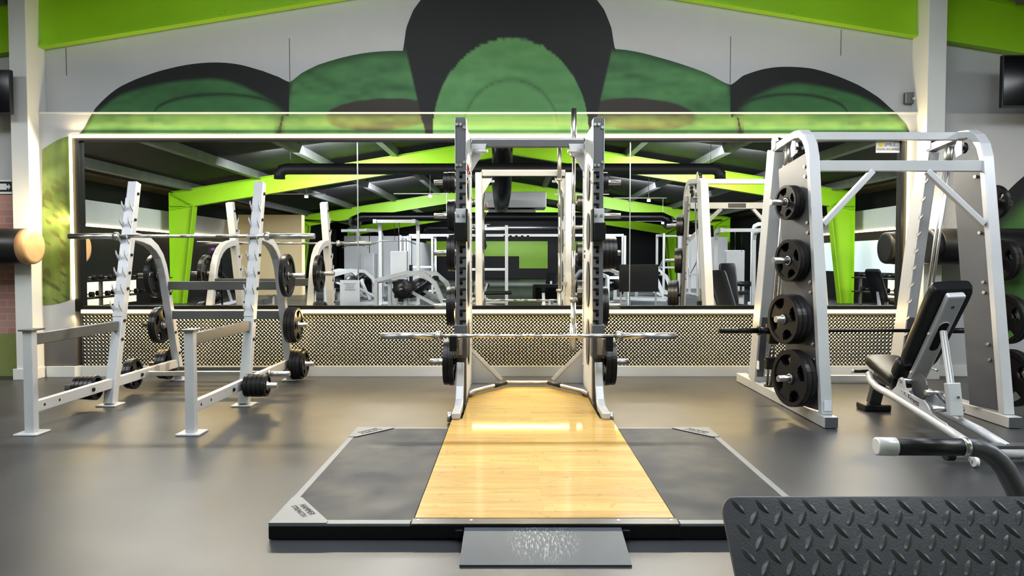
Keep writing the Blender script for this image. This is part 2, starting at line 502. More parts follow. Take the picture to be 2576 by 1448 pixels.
for jx, ya, yb in ((728, 96, 205), (166, 120, 190), (1838, 92, 212), (2116, 75, 140)):
    a = at(jx, ya, 8.05); b = at(jx, yb, 8.05)
    mb = MB(); mb.box(a.x - 0.004, a.x + 0.004, 8.0475, 8.052, b.z, a.z); struct('trim_joint', mb, dark_grey_wall)

# portal frames (lime steel)
def zb(x): return 4.335 - 0.161 * abs(x)     # underside of the rafters
def rafters(y, name, xs, depth=0.5, tk=0.05, fl=0.22):
    mb = MB()
    for s in (-1, 1):
        a, b = (0.0, xs) if s > 0 else (-xs, 0.0)
        mb.prism([(a, y - tk / 2, zb(a)), (b, y - tk / 2, zb(b)), (b, y - tk / 2, zb(b) + depth), (a, y - tk / 2, zb(a) + depth)], (0, tk, 0))
        for dz in (0.0, depth):
            mb.prism([(a, y - fl / 2, zb(a) + dz - 0.012), (b, y - fl / 2, zb(b) + dz - 0.012), (b, y - fl / 2, zb(b) + dz + 0.012), (a, y - fl / 2, zb(a) + dz + 0.012)], (0, fl, 0))
    return mb
mb = rafters(7.99, 'x', 12.5, 0.5, 0.05, 0.11)
for x in (-3.08, 2.96): mb.box(x - 0.035, x + 0.035, 7.95, 7.97, zb(x) + 0.02, zb(x) + 0.075)
for x0, x1 in ((-5.03, -4.98), (4.26, 4.31)): pass
tag(mb.build('trim_gable_rafter', lime), kind='structure')
def frame(y, where):
    t = thing('portal_frame', 'lime green steel portal frame spanning the hall, %s' % where, 'steel frame', (0, y, 0))
    rafters(y, 'r', 9.9, 0.5).build('rafter', lime, t)
    for s in (-1, 1):
        mb = MB()
        xo, xi_t, xi_b = s * 9.95, s * 9.25, s * 9.6
        mb.prism([(xo, y - 0.02, 0), (xi_b, y - 0.02, 0), (xi_t, y - 0.02, 2.86), (xi_t, y - 0.02, 3.3), (xo, y - 0.02, 3.2)], (0, 0.04, 0))
        mb.sweep([(xi_b, y, 0), (xi_t, y, 2.84)], 0.26, 0.025, (1, 0, 0))
        mb.sweep([(xo, y, 0), (xo, y, 3.22)], 0.26, 0.025, (1, 0, 0))
        mb.sweep([(xi_t, y, 2.84), (xo, y, 2.84)], 0.26, 0.02, (0, 0, 1))
        mb.sweep([(xi_t, y, 2.84), (xo, y, 3.22)], 0.2, 0.02, (0, 0, 1))
        mb.build('column', lime, t)
    return t
frame(-5.7, 'first one behind the lifting area')
frame(-18.0, 'second one behind the lifting area')
frame(-29.0, 'farthest one from the mirror')

# ------------------------------------------------------------------ mirror with its frame and light strips
wm = thing('wall_mirror', 'large three-panel wall mirror above the diamond plate, edged by warm light strips', 'mirror', (0, YM, 0))
mx0, mx1 = at(206, 400, YM).x, at(2262, 400, YM).x
mz1, mz0 = at(1288, 356, YM).z, at(1288, 768, YM).z
s1, s2 = at(900, 500, YM).x, at(1585, 500, YM).x
for a, b in ((mx0, s1 - 0.004), (s1 + 0.004, s2 - 0.004), (s2 + 0.004, mx1)):
    mb = MB(); mb.box(a, b, YM, YM + 0.006, mz0, mz1); mb.build('mirror_panel', mirror_m, wm)
for x in (s1, s2):
    mb = MB(); mb.box(x - 0.006, x + 0.006, YM - 0.003, YM + 0.01, mz0, mz1); mb.build('joint_strip', steel, wm)
mb = MB()
fy0 = YM - 0.05
mb.box(L0, mx0, fy0, YM + 0.01, B0, T0); mb.box(mx1, R0, fy0, YM + 0.01, B0, T0)
mb.box(mx0, mx1, fy0, YM + 0.01, mz1, T0); mb.box(mx0, mx1, fy0, YM + 0.01, B0, mz0)
mb.build('mirror_frame', black_paint, wm, 0.004)
def led(x0, x1, z0, z1, y0=YW - 0.022, y1=YW + 0.0, m_=None):
    mb = MB(); mb.box(x0, x1, y0, y1, z0, z1)
    mb.build('light_strip', m_ or led_warm, wm, 0.006)
zt = at(1288, 343, YW).z
led(L0 - 0.01, R0 + 0.02, zt - 0.016, zt + 0.016)
led(L0 - 0.012, L0 + 0.014, at(180, 752, YW).z, zt - 0.016)
led(R0 - 0.005, R0 + 0.018, at(180, 760, YW).z, zt - 0.016)
zb2 = at(1288, 783, YW).z
led(L0 + 0.07, R0, zb2 - 0.020, zb2 + 0.020, YW - 0.01, YW + 0.03, led_low)

# diamond plate dado with raised lugs
dpl = MB()
px0, px1, pz0, pz1 = L0 + 0.06, R0, 0.115, at(1288, 793, YW).z
dpl.box(px0, px1, YM - 0.022, YM, pz0, pz1)
ex, ez, en = Vector((1, 0, 0)), Vector((0, 0, 1)), Vector((0, -1, 0))
PI4 = PI / 4
def simple_lug(bm, c, L, W, H, ang, ex, ez, en):
    ca, sa = math.cos(ang), math.sin(ang)
    u = ex * ca + ez * sa; v = ez * ca - ex * sa
    e0 = bm.verts.new(c - u * L / 2); e1 = bm.verts.new(c + u * L / 2)
    a0 = bm.verts.new(c - u * L * 0.17 + v * W / 2); a1 = bm.verts.new(c + u * L * 0.17 + v * W / 2)
    b0 = bm.verts.new(c - u * L * 0.17 - v * W / 2); b1 = bm.verts.new(c + u * L * 0.17 - v * W / 2)
    r0 = bm.verts.new(c - u * L * 0.2 + en * H); r1 = bm.verts.new(c + u * L * 0.2 + en * H)
    for f in ((e0, a0, r0), (a0, a1, r1, r0), (a1, e1, r1), (e1, b1, r1), (b1, b0, r0, r1), (b0, e0, r0)):
        bm.faces.new(f)
pit = 0.040
row = 0; z = pz0 + 0.012
while z < pz1 - 0.006:
    x = px0 + 0.02 + (row % 2) * pit / 2
    while x < px1 - 0.015:
        simple_lug(dpl.bm, Vector((x, YM - 0.022, z)), 0.034, 0.012, 0.0045, PI4 if row % 2 else -PI4, ex, ez, en)
        x += pit
    z += pit / 2; row += 1
dplate = mat('diamond_plate', (0.11, 0.105, 0.095, 1), 0.35, 1.0, 0.05, 3)  # sheet darkened to paint in the dark reflections between lugs
dlug = mat('diamond_lug', (0.74, 0.73, 0.70, 1), 0.28, 1.0, 0.03, 3)  # same metal in a lighter colour, as lugs catching the light
nb = 6
dp = dpl.build('diamond_plate_panel', dplate)
dp.data.materials.append(dlug)
for _p in dp.data.polygons:
    if len(_p.vertices) == 3 or _p.area < 0.01: _p.material_index = 1
tag(dp, 'bright diamond tread plate panel on the wall below the mirror', 'wall panel')

# ------------------------------------------------------------------ painted mural: plain green mounds under dark bands
def interp(pts, x):
    if x <= pts[0][0]: return pts[0][1]
    for (x0, y0), (x1, y1) in zip(pts, pts[1:]):
        if x <= x1:
            t = (x - x0) / (x1 - x0); return y0 + (y1 - y0) * t
    return pts[-1][1]
def smooth_curve(pts, n=8):
    out = []
    for i in range(len(pts) - 1):
        p0 = pts[max(i - 1, 0)]; p1 = pts[i]; p2 = pts[i + 1]; p3 = pts[min(i + 2, len(pts) - 1)]
        for k in range(n):
            t = k / n
            def cr(a, b, c, d): return 0.5 * (2 * b + (c - a) * t + (2 * a - 5 * b + 4 * c - d) * t * t + (3 * b - a - 3 * c + d) * t ** 3)
            x = p1[0] + (p2[0] - p1[0]) * t
            out.append((x, cr(p0[1], p1[1], p2[1], p3[1])))
    out.append(pts[-1]); return out
M1 = smooth_curve([(198, 338), (240, 272), (290, 226), (340, 200), (400, 179), (470, 163), (540, 157), (600, 162), (660, 178), (700, 193), (728, 206)])
M2 = smooth_curve([(728, 206), (760, 183), (800, 163), (860, 145), (920, 133), (980, 128), (1060, 128)])
M3 = smooth_curve([(1014, 122), (1022, 70), (1040, 25), (1070, -15), (1120, -50), (1200, -78), (1280, -86), (1360, -78), (1440, -50), (1490, -15), (1520, 25), (1538, 70), (1547, 122)])
M4 = smooth_curve([(1500, 124), (1545, 123), (1600, 130), (1660, 145), (1720, 163), (1780, 185), (1838, 213)])
M5 = smooth_curve([(1838, 213), (1870, 190), (1920, 174), (1970, 168), (2040, 172), (2100, 189), (2160, 214), (2210, 245), (2255, 284), (2280, 312), (2290, 334)])
def ftop(x):
    v = 400
    if 1014 <= x <= 1547: return interp(M3, x)
    if x <= 728: return interp(M1, x)
    if x < 1014: return interp(M2, x)
    if x <= 1838: return interp(M4, x)
    return interp(M5, x)
def mixc(a, b, t):
    t = max(0.0, min(1.0, t)); return tuple(a[i] * (1 - t) + b[i] * t for i in range(3))
def hsh(x, y):
    v = math.sin(x * 12.9898 + y * 78.233) * 43758.5453; return v - math.floor(v)
def vnoise(x, y):
    xi, yi = math.floor(x), math.floor(y); xf, yf = x - xi, y - yi
    xf = xf * xf * (3 - 2 * xf); yf = yf * yf * (3 - 2 * yf)
    a, b, c, d = hsh(xi, yi), hsh(xi + 1, yi), hsh(xi, yi + 1), hsh(xi + 1, yi + 1)
    return (a * (1 - xf) + b * xf) * (1 - yf) + (c * (1 - xf) + d * xf) * yf
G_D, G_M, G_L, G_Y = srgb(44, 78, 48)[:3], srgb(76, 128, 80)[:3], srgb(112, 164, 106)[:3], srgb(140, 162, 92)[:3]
BLK = srgb(33, 34, 36)[:3]; BRN = srgb(66, 60, 52)[:3]
def ss(a, b, v):
    t = max(0.0, min(1.0, (v - a) / (b - a))); return t * t * (3 - 2 * t)
def mural_col(x, y):
    nz = vnoise(x * 0.012 + y * 0.03, y * 0.05 - x * 0.008) * 0.6 + vnoise(x * 0.05, y * 0.09) * 0.4
    base = mixc(G_D, G_M, 0.45 + 0.8 * (nz - 0.2))
    def arm(x, y, f, xa, xb, mirror):
        u = (x - xa) / (xb - xa)
        if mirror: u = 1 - u
        d = y - f
        c = mixc(G_D, G_M, 0.25 + 0.7 * nz + ss(90, 10, d) * 0.1)
        # outer dark band, thickening towards the inner valley
        band = 14 + 26 * ss(0.0, 0.6, u) + 30 * ss(0.6, 1.0, u)
        c = mixc(BLK, c, ss(band - 6, band + 9, d))
        # inner arc
        ec = 0.66; ry = 1 - ((u - ec) / 0.31) ** 2
        if ry > 0:
            ya = 287 - 50 * math.sqrt(ry)
            c = mixc(c, mixc(BLK, G_D, 0.4), 0.85 * math.exp(-((y - ya) / 5.0) ** 2))
            if y > ya: c = mixc(c, G_M, 0.55 * ss(ya, ya + 14, y))
        # valley
        yv = 205 + (1 - u) * 300
        w = ss(0.78, 1.0, u) * ss(300, 230, y) * 0
        if u > 0.86: c = mixc(c, BLK, ss(0.86, 0.97, u + (abs(y - 262) / 900) * -1))
        c = mixc(c, G_L, 0.35 * ss(262, 300, y) * nz * 1.6 * ss(1.0, 0.8, u))
        return c
    def shoulder(x, y):
        xx = x if x < 1288 else 2566 - x
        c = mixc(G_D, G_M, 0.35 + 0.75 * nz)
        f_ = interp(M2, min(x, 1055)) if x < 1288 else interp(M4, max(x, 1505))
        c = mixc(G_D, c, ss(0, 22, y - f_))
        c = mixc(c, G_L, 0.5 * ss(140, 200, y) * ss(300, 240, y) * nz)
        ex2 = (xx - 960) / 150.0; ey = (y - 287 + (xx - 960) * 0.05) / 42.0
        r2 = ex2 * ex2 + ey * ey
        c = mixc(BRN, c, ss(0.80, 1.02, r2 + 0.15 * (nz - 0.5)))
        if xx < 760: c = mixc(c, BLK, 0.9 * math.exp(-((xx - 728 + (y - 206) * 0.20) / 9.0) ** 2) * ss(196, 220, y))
        return c
    if x < 728 and not (x > 690 and y > 290): c = arm(x, y, ftop(x), 198, 735, False)
    elif x > 1838 and not (x < 1872 and y > 295): c = arm(x, y, ftop(x), 1835, 2292, True)
    elif 1014 <= x <= 1547 and True:
        # middle mound: a broad dark arch over a plain green mound
        h = 178; xm = 1285
        v = 1 - ((x - xm) / 196.0) ** 2
        yi = 330 - (330 - 96) * math.sqrt(v) if v > 0 else 400
        edge = yi + 8 * (vnoise(x * 0.09, 3.3) - 0.5)
        inner = mixc(G_M, G_L, 0.25 + 0.75 * nz)
        v2 = 1 - ((x - xm) / 120.0) ** 2
        if v2 > 0:
            y2 = 330 - 128 * math.sqrt(v2)
            inner = mixc(inner, G_D, 0.55 * math.exp(-((y - y2) / 7.0) ** 2))
            if y > y2: inner = mixc(inner, G_L, 0.4)
        c = mixc(BLK, inner, ss(edge - 2, edge + 3, y))
        side = min(x - 1014, 1547 - x)
        if y > 128 and side < 60:
            # the dark arch narrows at its feet
            foot = 8 + (y - 128) / 200 * 46
            c = mixc(shoulder(x, y), c, ss(foot - 3, foot + 3, side))
    else:
        c = shoulder(x, y)
    # glow of the light strip, put into the paint colour
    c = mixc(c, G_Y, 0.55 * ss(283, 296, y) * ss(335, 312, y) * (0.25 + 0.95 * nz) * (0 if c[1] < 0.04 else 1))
    return c
def mural_grid(xs, ytop, ybot, rows, Y, colf, name, parent):
    me = bpy.data.meshes.new(name); V = []; F = []; CC = []
    nx = len(xs)
    for x in xs:
        yt, yb = ytop(x), ybot(x)
        if yt > yb - 0.5: yt = yb - 0.5
        for r in range(rows + 1):
            y = yt + (yb - yt) * r / rows
            V.append(tuple(at(x, y, Y))); CC.append(colf(x, y) + (1,))
    for i in range(nx - 1):
        for r in range(rows):
            a = i * (rows + 1) + r
            F.append((a, a + 1, a + rows + 2, a + rows + 1))
    me.from_pydata(V, [], F)
    ca = me.color_attributes.new('paint', 'FLOAT_COLOR', 'POINT')
    ca.data.foreach_set('color', [c for q in CC for c in q])
    me.materials.append(mural_mat)
    o = bpy.data.objects.new(name, me); COL.objects.link(o); o.parent = parent
    me.transform(Matrix.Translation(-Vector(parent.location)))
    return o
mural_mat = bpy.data.materials.new('mural_paint'); mural_mat.use_nodes = True
_nt = mural_mat.node_tree; _b = _nt.nodes['Principled BSDF']
_a = _nt.nodes.new('ShaderNodeAttribute'); _a.attribute_name = 'paint'
_n = _nt.nodes.new('ShaderNodeTexNoise'); _n.inputs['Scale'].default_value = 5; _n.inputs['Detail'].default_value = 6
_r = _nt.nodes.new('ShaderNodeMapRange'); _r.inputs[1].default_value = 0.3; _r.inputs[2].default_value = 0.7; _r.inputs[3].default_value = 0.88; _r.inputs[4].default_value = 1.12
_m = _nt.nodes.new('ShaderNodeMix'); _m.data_type = 'RGBA'; _m.blend_type = 'MULTIPLY'; _m.inputs[0].default_value = 1
_nt.links.new(_n.outputs[0], _r.inputs[0]); _nt.links.new(_a.outputs['Color'], _m.inputs[6]); _nt.links.new(_r.outputs[0], _m.inputs[7])
_nt.links.new(_m.outputs[2], _b.inputs['Base Color']); _b.inputs['Roughness'].default_value = 0.6
mural = thing('wall_mural', 'painted mural of rounded green mounds with black bands above the mirror', 'mural', (0, 8.0, 0))
YU = 8.048
yl_u = lambda x: 282.0 if True else 0
# upper part on the upper wall, lower part on the thicker lower wall
xs_u = [x for x in (236 + 2.5 * i for i in range(809)) if ftop(x) < 281]
zsame = at(1288, 283, YW)     # ledge corner seen from the survey point
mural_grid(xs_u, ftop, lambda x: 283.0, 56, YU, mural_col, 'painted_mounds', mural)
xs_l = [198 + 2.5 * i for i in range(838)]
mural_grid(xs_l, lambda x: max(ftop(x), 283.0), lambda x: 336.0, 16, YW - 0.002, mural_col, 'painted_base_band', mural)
def strip_col(x, y):
    nz = vnoise(x * 0.02 + y * 0.004, y * 0.035 + x * 0.012); n2 = vnoise(x * 0.05, y * 0.09 - x * 0.05)
    c = mixc(srgb(92, 112, 50)[:3], srgb(150, 168, 96)[:3], nz)
    c = mixc(c, srgb(92, 88, 46)[:3], 0.8 * ss(0.62, 0.74, n2) * ss(420, 520, y))
    return mixc(c, srgb(70, 92, 34)[:3], 0.7 * ss(158, 172, x))
mural_grid([106 + 2 * i for i in range(36)], lambda x: 376 - 34 * math.sin((x - 106) / 70 * 1.4), lambda x: 768 - 14 * ((x - 106) / 70) ** 2 * 1.0, 90, YW - 0.002, strip_col, 'painted_side_strip', mural)
def right_col(x, y):
    nz = vnoise(x * 0.02, y * 0.02)
    c = mixc(srgb(40, 78, 42)[:3], srgb(92, 134, 76)[:3], 0.3 + nz)
    d = y - (510 - 95 * math.sin(min(1, (x - 2508) / 130) * 1.5))
    return mixc(BLK, c, ss(40, 110, d))
mural_grid([2508 + 3 * i for i in range(60)], lambda x: 510 - 95 * math.sin(min(1, (x - 2508) / 130) * 1.5), lambda x: 850.0, 80, 7.978, right_col, 'painted_right_mound', mural)
# ------------------------------------------------------------------ left squat rack
def up_pt(z, y0=6.34, y1=6.83, z1=1.97): return y0 + (y1 - y0) * z / z1
def hook_profile(mb, x0, x1, base, d, n, hooks, reach=0.085):
    """gun-rack hooks: base(z)->y of the upright face, d = direction of the post, n = forward normal (YZ)"""
    for z in hooks:
        y = base(z)
        P = lambda a, b: (x0, y + d[0] * a + n[0] * b, z + d[1] * a + n[1] * b)
        poly = [P(-0.055, -0.002), P(-0.034, 0.018), P(-0.022, reach * 0.55), P(0.0, reach * 0.9), P(0.032, reach), P(0.012, reach * 0.72), P(-0.004, reach * 0.5), P(-0.008, 0.022), P(0.012, 0.006), P(0.03, -0.002)]
        mb.prism(poly, (x1 - x0, 0, 0))
def squat_rack(loc, label):
    t = thing('squat_rack', label, 'squat rack', (-2.89, 6.5, 0))
    tl = math.hypot(0.49, 1.97); d = (0.49 / tl, 1.97 / tl); nf = (-d[1], d[0])
    for X, s in ((-3.47, -1), (-2.315, 1)):
        fp = MB(); fp.box(X - 0.034, X + 0.034, 5.27, 5.335, 0.012, 0.745); fp.build('front_post', silver, t, 0.006)
        cp = MB(); cp.prism([(X - 0.05, 5.25, 0.745), (X + 0.05, 5.25, 0.745), (X + 0.05, 5.40, 0.745), (X - 0.05, 5.40, 0.745)], (0, 0, 0.012)); cp.build('post_cap', graphite, t)
        for (fy, w) in ((5.305, 0.085), (6.35, 0.085), (7.70, 0.075)):
            mb = MB(); mb.box(X - w, X + w, fy - w, fy + w, 0.0, 0.014); mb.build('foot_plate', silver, t, 0.004)
        mb = MB(); mb.bar((X, 5.335, 0.682), (X, 6.47, 0.678), 0.045, 0.085); mb.build('spotter_arm', silver_dark, t, 0.005)
        mb = MB(); mb.bar((X, 5.335, 0.19), (X, 7.63, 0.19), 0.045, 0.085); mb.build('base_rail', silver, t, 0.005)
        mb = MB(); mb.plan([(X, 6.345, 0.012), (X, 6.83, 1.965)], 0.085, 0.085); mb.build('upright', silver, t, 0.007)
        for zh in [1.44 + 0.148 * k for k in range(-4, 3)]:
            for q in (-1, 1):
                mb = MB(); hook_profile(mb, X + q * 0.038 - 0.004, X + q * 0.038 + 0.004, lambda z: up_pt(z) - 0.043, d, nf, [zh], 0.075); mb.build('bar_hook', silver, t)
        mb = MB(); mb.prism([(X - 0.0425, up_pt(0.76) - 0.045, 0.76), (X + 0.0425, up_pt(0.76) - 0.045, 0.76), (X + 0.0425, up_pt(1.82) - 0.045, 1.82), (X - 0.0425, up_pt(1.82) - 0.045, 1.82)], (0, nf[0] * 0.003, nf[1] * 0.003)); mb.build('hook_backing', silver, t)
        mb = MB(); mb.plan([(X, 6.75, 1.47), (X, 6.90, 1.455), (X, 7.05, 1.425), (X, 7.17, 1.37), (X, 7.265, 1.29), (X, 7.33, 1.19), (X, 7.37, 1.08), (X, 7.69, 0.012)], 0.075, 0.075)
        mb.build('rear_post', silver, t, 0.006)
        # bolt heads on the inner faces
        bl = [((X + 0.0425, up_pt(z), z), (X + 0.052, up_pt(z), z), 0.014) for z in (0.56, 0.72, 1.0, 1.14, 1.3, 1.62, 1.86)]
        bl += [((X + 0.0225, y, 0.19), (X + 0.034, y, 0.19), 0.016) for y in (6.05, 6.85)]
        bl += [((X + 0.0375, y, z), (X + 0.047, y, z), 0.014) for y, z in ((7.42, 0.92), (7.52, 0.52), (7.6, 0.3))]
        bolts(bl, black_paint, t)
        bolts([((X + 0.0225, y, 0.19), (X + 0.0235, y, 0.19), 0.011) for y in (5.42, 5.60)], hole_black, t, 'peg_hole')
        for y, z, L in ((7.37, 1.10, 0.23), (7.45, 0.60, 0.23), (7.60, 0.185, 0.25), (6.90, 0.19, 0.21), (6.25, 0.17 if s < 0 else 0.19, 0.30)):
            x0 = X + s * 0.022
            mb = MB(); mb.cyl((x0, y, z), (x0 + s * L, y, z), 0.0245, 16); mb.cyl((x0 + s * 0.012, y, z), (x0 + s * 0.028, y, z), 0.034, 16)
            mb.build('weight_horn', chrome, t)
    for y, z, h in ((7.40, 1.0, 0.085), (7.48, 0.70, 0.085), (7.62, 0.13, 0.05)):
        mb = MB(); mb.bar((-3.435, y, z), (-2.35, y, z), 0.05, h); mb.build('cross_member', silver_dark, t, 0.005)
    mb = MB(); mb.bar((-3.43, 6.95, 0.185), (-2.35, 6.95, 0.185), 0.045, 0.045); mb.build('cross_member', steel, t, 0.004)
    return t
rack = squat_rack((0, 0, 0), 'silver squat rack with leaning hooked uprights, left of the wooden platform')
P45, P35, P25, P10 = (0.222, 0.042), (0.182, 0.036), (0.15, 0.033), (0.092, 0.034)
gL = 'plates on the outer side of the squat rack'; gR = 'plates on the inner side of the squat rack'
stack(-3.525, -1, 7.37, 1.10, [(0.215, 0.045)], 'large grip plate, top rear horn, squat rack outer side', gL)
stack(-3.525, -1, 7.45, 0.60, [(0.18, 0.036), (0.175, 0.034)], 'grip plates, middle rear horn, squat rack outer side', gL)
stack(-3.525, -1, 7.60, 0.185, [(0.155, 0.033), (0.15, 0.033), (0.148, 0.033)], 'grip plates, lowest rear horn, squat rack outer side', gL)
stack(-3.525, -1, 6.90, 0.19, [(0.14, 0.034), (0.135, 0.034)], 'plates behind the outer upright on the squat rack rail', gL)
stack(-3.525, -1, 6.25, 0.17, [(0.10, 0.034), (0.098, 0.034), (0.096, 0.034), (0.094, 0.034), (0.092, 0.034)], 'small plates at the outer upright foot, squat rack', gL)
stack(-2.262, 1, 7.37, 1.10, [(0.212, 0.042)], 'large black grip plate on the top horn facing the platform, squat rack', gR, 0.4)
stack(-2.262, 1, 7.45, 0.60, [(0.178, 0.036), (0.176, 0.034), (0.172, 0.034)], 'grip plates, middle horn, squat rack platform side', gR, 0.7)
stack(-2.262, 1, 7.60, 0.185, [(0.158, 0.033), (0.155, 0.033), (0.154, 0.033), (0.13, 0.03)], 'plates, low rear horn, squat rack platform side', gR, 0.2)
stack(-2.262, 1, 6.25, 0.19, [(0.094, 0.036), (0.094, 0.036), (0.093, 0.036), (0.092, 0.036), (0.09, 0.034)], 'small plates on the squat rack rail, platform side', gR)

def barbell(label, cx, y, z, length=2.2, name='barbell', axis='x'):
    t = thing(name, label, 'barbell', (cx, y, z))
    h = length / 2
    A = (lambda v, r=0: (cx + v, y, z)) if axis == 'x' else (lambda v, r=0: (cx, y, z + v))
    mb = MB(); mb.cyl(A(-h + 0.42), A(h - 0.42), 0.0142, 14); mb.build('shaft', steel, t)
    for a, b in ((-0.58, -0.22), (-0.10, 0.10), (0.22, 0.58)):
        mb = MB(); mb.cyl(A(a), A(b), 0.0152, 14); mb.build('knurled_grip', chrome, t)
    for s in (-1, 1):
        mb = MB(); mb.cyl(A(s * (h - 0.40)), A(s * h), 0.0252, 18); mb.build('sleeve', chrome, t)
        mb = MB(); mb.lathe([(0, 0.020), (0.002, 0.036), (0.03, 0.038), (0.034, 0.03), (0.045, 0.028)], A(s * (h - 0.445)), A(s * h), 20); mb.build('collar', steel, t)
    return t
bb1 = barbell('steel barbell resting in the upper hooks of the squat rack', -2.865, up_pt(1.44) - 0.043 - 0.025, 1.467)

# ------------------------------------------------------------------ half rack in the middle
RC = 0.141
t = thing('half_rack', 'grey half rack with keyhole uprights standing over the wooden platform', 'power rack', (RC, 6.3, 0))
ZT = 2.395
for s in (-1, 1):
    X = RC + s * 0.552
    xi = X - s * 0.04
    mb = MB(); mb.box(X - 0.04, X + 0.04, 5.95, 6.03, 0.10, ZT); fu = mb.build('front_upright', graphite, t, 0.006)
    mb = MB()
    for k in range(15):
        z = 1.945 - 0.0852 * k
        if 1.40 < z < 1.70 and k in (5, 6): continue
        mb.box(X - 0.014 - s * 0.004, X + 0.010 - s * 0.004, 5.9478, 5.951, z - 0.030, z + 0.018)
        mb.box(*sorted((X - s * 0.012, X - s * 0.040)), 5.9478, 5.951, z + 0.000, z + 0.018)
        mb.cyl((X - 0.002 - s * 0.004, 5.9478, z - 0.030), (X - 0.002 - s * 0.004, 5.951, z - 0.030), 0.012, 12)
    mb.build('keyhole_slots', hole_black, fu)
    for dx, z in ((0.0, 2.335), (-0.03, 2.335), (0.03, 2.312), (0.0, 2.012), (-0.03, 2.012), (0.03, 2.036)):
        bolts([((X + dx, 5.936, z), (X + dx, 5.951, z), 0.0125)], chrome, fu)
    # light edge plates clasping the top of the front upright
    mb = MB()
    for q in (-1, 1): mb.box(*sorted((X + q * 0.0405, X + q * 0.046)), 5.945, 6.04, 1.98, 2.38)
    mb.build('edge_plate', silver, t)
    # side panel joining front and rear uprights, and the rear upright
    pz = [(6.03, 0.10), (6.80, 0.10), (6.80, 2.30), (6.70, 2.36), (6.10, 2.36), (6.03, 2.30)]
    mb = MB(); mb.prism([(X - 0.004 - s * 0.030, y, z) for y, z in pz], (0.008, 0, 0)); sp = mb.build('side_panel', white_paint, t)
    mb = MB()
    for zc, rh in ((0.55, 0.20), (1.05, 0.20), (1.50, 0.16), (1.92, 0.16)):
        n = 20
        mb.prism([(xi - s * 0.003 + s * 0.001, 6.36 + 0.12 * math.cos(2 * PI * k / n), zc + rh * math.sin(2 * PI * k / n)) for k in range(n)], (-s * 0.002, 0, 0))
    mb.build('oval_cutouts', silver_dark, sp)
    bolts([((xi, 6.74, 0.3 + 0.19 * k), (xi - s * 0.008, 6.74, 0.3 + 0.19 * k), 0.011) for k in range(11)], chrome, sp, seg=8)
    mb = MB(); mb.box(X - 0.04, X + 0.04, 6.78, 6.86, 0.05, 2.33); mb.build('rear_upright', silver, t, 0.006)
    # top corner gusset and crossbar end
    mb = MB(); mb.prism([(xi, 6.76, 2.31), (xi - s * 0.14, 6.76, 2.31), (xi - s * 0.12, 6.76, 2.25), (xi, 6.76, 2.05)], (0, 0.012, 0)); mb.build('top_gusset', silver, t)
    # J cup
    mb = MB(); mb.box(X - 0.041, X + 0.045, 5.925, 5.948, 1.545, 1.665); mb.build('hook_bracket', silver, t, 0.003)
    bolts([((X + q, 5.915, 1.61), (X + q, 5.926, 1.61), 0.011) for q in (-0.02, 0.02)], chrome, t)
    mb = MB(); mb.box(X - 0.045, X + 0.045, 5.84, 5.855, 1.41, 1.55); mb.box(X - 0.045, X + 0.045, 5.855, 5.95, 1.41, 1.43); mb.box(*sorted((X - s * 0.045, X - s * 0.057)), 5.855, 6.0, 1.40, 1.66)
    mb.build('bar_cup', black_paint, t, 0.004)
    # safety arm: sleeve, forward arm with tip block, brace
    sl = MB(); sl.box(X - 0.052, X + 0.052, 5.90, 6.04, 0.47, 0.735); sl.build('arm_sleeve', graphite, t, 0.006)
    mb = MB(); mb.bar((X + s * 0.005, 5.90, 0.635), (X + s * 0.005, 5.44, 0.635), 0.05, 0.075)
    mb.prism([(X - 0.022 + s * 0.005, 5.90, 0.49), (X - 0.022 + s * 0.005, 5.90, 0.60), (X - 0.022 + s * 0.005, 5.52, 0.60), (X - 0.022 + s * 0.005, 5.56, 0.54)], (0.044, 0, 0))
    ar = mb.build('safety_arm', silver_dark, t, 0.004)
    mb = MB(); mb.box(X - 0.028 + s * 0.02, X + 0.028 + s * 0.02, 5.385, 5.44, 0.585, 0.70); mb.build('tip_block', black_paint, ar, 0.006)
    mb = MB(); mb.cyl((X + s * 0.02, 5.38, 0.635), (X + s * 0.02, 5.386, 0.635), 0.010, 10); mb.build('tip_bolt', hole_black, ar)
    # front leg
    mb = MB(); mb.plan([(X + s * 0.005, 5.93, 0.43), (X + s * 0.005, 5.885, 0.24), (X + s * 0.005, 5.82, 0.14), (X + s * 0.005, 5.72, 0.10), (X + s * 0.005, 5.43, 0.10)], 0.062, 0.045)
    mb.build('front_leg', silver, t, 0.006)
    mb = MB(); mb.box(X - 0.02, X + 0.02, 5.46, 5.50, 0.0, 0.08) ; mb.build('foot', black_rubber, t)
    # base beam running back and the transport wheel
    mb = MB(); mb.bar((X, 5.95, 0.06), (X, 7.06, 0.06), 0.07, 0.09); mb.build('base_beam', silver_dark, t, 0.005)
    mb = MB(); mb.cyl((X + s * 0.05, 5.66, 0.045), (X + s * 0.085, 5.66, 0.045), 0.04, 18); mb.build('transport_wheel', steel, t)
    # rear triangular gusset, deck plate and bumper tube
    mb = MB(); mb.prism([(xi, 6.84, 0.12), (xi - s * 0.275, 6.84, 0.135), (xi - s * 0.265, 6.84, 0.15), (xi, 6.84, 0.42)], (0, 0.008, 0)); mb.build('rear_gusset', silver, t)
    mb = MB(); mb.sweep([(xi, 6.835, 0.425), (xi - s * 0.275, 6.835, 0.145)], 0.03, 0.008, (0, 1, 0)); mb.build('gusset_flange', white_paint, t)
    mb = MB(); mb.prism([(xi, 6.36, 0.105), (xi, 6.83, 0.105), (xi - s * 0.30, 6.83, 0.105)], (0, 0, 0.012)); mb.build('corner_deck', silver_dark, t)
